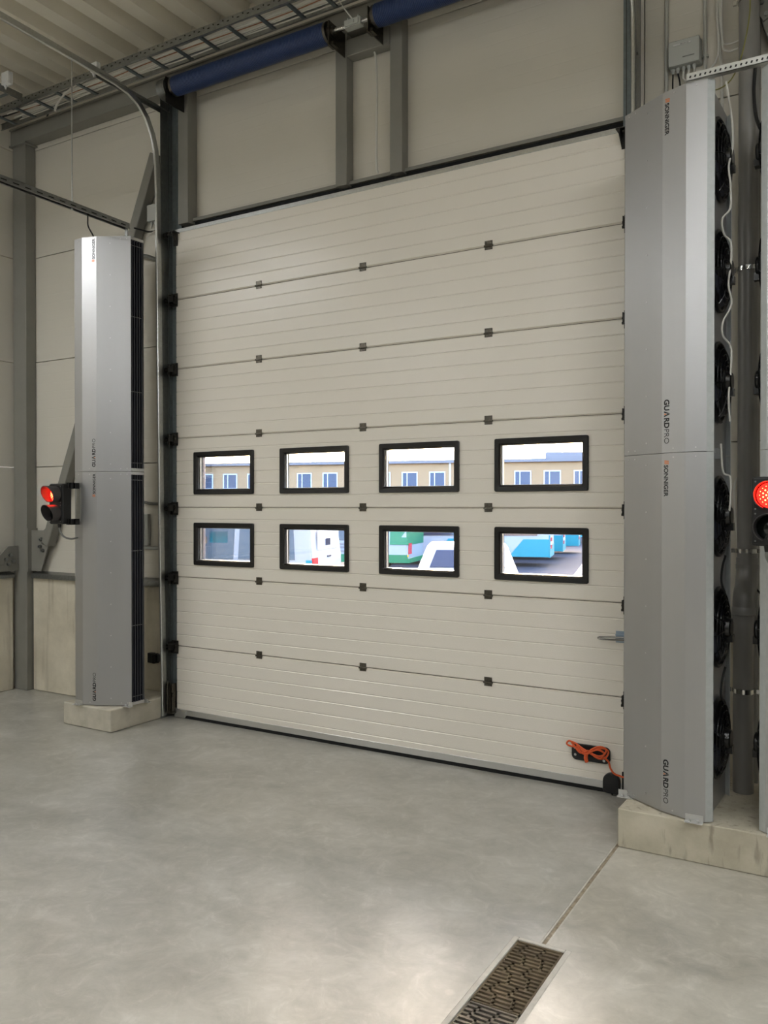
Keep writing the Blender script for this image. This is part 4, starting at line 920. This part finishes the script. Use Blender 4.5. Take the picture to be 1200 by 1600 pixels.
BUS = [(0, .32), (0, 1.1), (.03, 2.0), (.12, 2.3), (.3, 2.38), (6.3, 2.38), (6.6, 2.2), (6.75, 1.2), (6.8, .9), (6.8, .32)]
vehicle('minibus', 'green and white minibus with a red tail light parked in the yard', 'minibus', (-6.55, 16.1), BUS, 2.1, [(1.3, .4), (5.4, .4)],
        [[(.7, .98), (6.0, .98), (6.0, 2.0), (.7, 2.0)], ([(0, .32), (6.7, .32), (6.7, .56), (0, .56)], 'van_green'), ([(0, .86), (.55, .86), (.55, 2.2), (.05, 2.2)], 'van_green'), ([(.7, .74), (3.0, .74), (3.0, .80), (.7, .80)], 'roof_grey'), ([(.7, .84), (3.0, .84), (3.0, .9), (.7, .9)], 'roof_grey'), ([(.7, .62), (3.0, .62), (3.0, .68), (.7, .68)], 'roof_grey')],
        [('tail_light', 'tail_red', .08, .45, .58, .9, .02), ('rear_panel', 'van_green', 0, 2.1, .85, 1.35, .01), ('bumper', 'van_green', 0, 2.1, .32, .45, .05), ('side_marker', 'lamp_amber', -.01, .06, .5, .56, .02)], group='vehicles in the yard')
def teal_bus(P, label, swoosh=True):
    gl = [[(.4, 1.03), (6.2, 1.03), (6.2, 2.0), (.4, 2.0)]]
    if swoosh: gl += [([(.02, .34), (1.33, .34), (.85, .92), (.02, .92)], 'van_teal'), ([(2.2, .34), (3.8, .34), (3.35, .92), (2.2, .92)], 'van_teal')]
    vehicle('minibus', label, 'minibus', P, BUS, 2.1, [(2.15, .4), (5.6, .4)], gl,
            [('tail_light', 'tail_red', .25, .75, .84, .97, .03), ('tail_light', 'win_white', .25, .75, .73, .84, .03), ('tail_light', 'tail_red', .25, .75, .60, .73, .03), ('rear_panel', 'van_teal', 0, 2.1, .32, .72, .012), ('rear_panel', 'van_teal', 0, .2, .7, 1.05, .012)], group='vehicles in the yard')
teal_bus((-3.77, 20.64), 'white and turquoise minibus with a slanted turquoise flank, closest of its row')
teal_bus((-4.55, 24.3), 'white and turquoise minibus second in the row, its red tail light showing')
teal_bus((-5.3, 28.6), 'white and turquoise minibus third in the row, behind the second')
teal_bus((-7.6, 38.8), 'turquoise minibus farthest off at the end of the yard')
CAR = [(0, .3), (-.02, .62), (.08, .88), (.32, .94), (.75, 1.27), (1.0, 1.34), (2.1, 1.34), (2.9, .95), (3.75, .82), (3.95, .6), (3.95, .3)]
CU = Vector((-.418, .914, 0)).normalized(); CV = Vector((-CU.y, CU.x, 0))
CG = [[(.5, .96), (1.55, .96), (1.55, 1.27), (.95, 1.27)], [(1.62, .96), (2.65, .96), (2.1, 1.27), (1.62, 1.27)]]
CE = [('tail_light', 'tail_red', .02, .26, .7, .9, .03), ('tail_light', 'tail_red', 1.4, 1.64, .7, .9, .03), ('number_plate', 'win_white', .6, 1.1, .55, .66, .03)]
vehicle('car', 'white hatchback parked close outside the door below the teal minibus', 'car', (.31, 7.38), CAR, 1.66, [(.7, .3), (3.15, .3)], CG, CE, eu=CU, ev=CV, group='vehicles in the yard', tum=.35, slope=((.36, .975), (.72, 1.245)))
vehicle('car', 'pale car at the far edge of the window nearest the rope', 'car', (4.14, 4.70), CAR, 1.66, [(.7, .3), (3.15, .3)], CG, CE, eu=CU, ev=CV, group='vehicles in the yard', tum=.35, slope=((.36, .975), (.72, 1.245)))
po = thing('post', (-2.38, 2.9, 0), 'slim dark post standing outside the first pair of door windows', 'post')
m = MB(); m.cyl((-2.38, 2.9, -.02), (-2.38, 2.9, 3.2), .03, 12); m.build('pole', 'roof_grey', po)
m = MB(); m.cyl((-2.38, 2.9, -.02), (-2.38, 2.9, .0), .07, 16); m.build('foot', 'roof_grey', po)
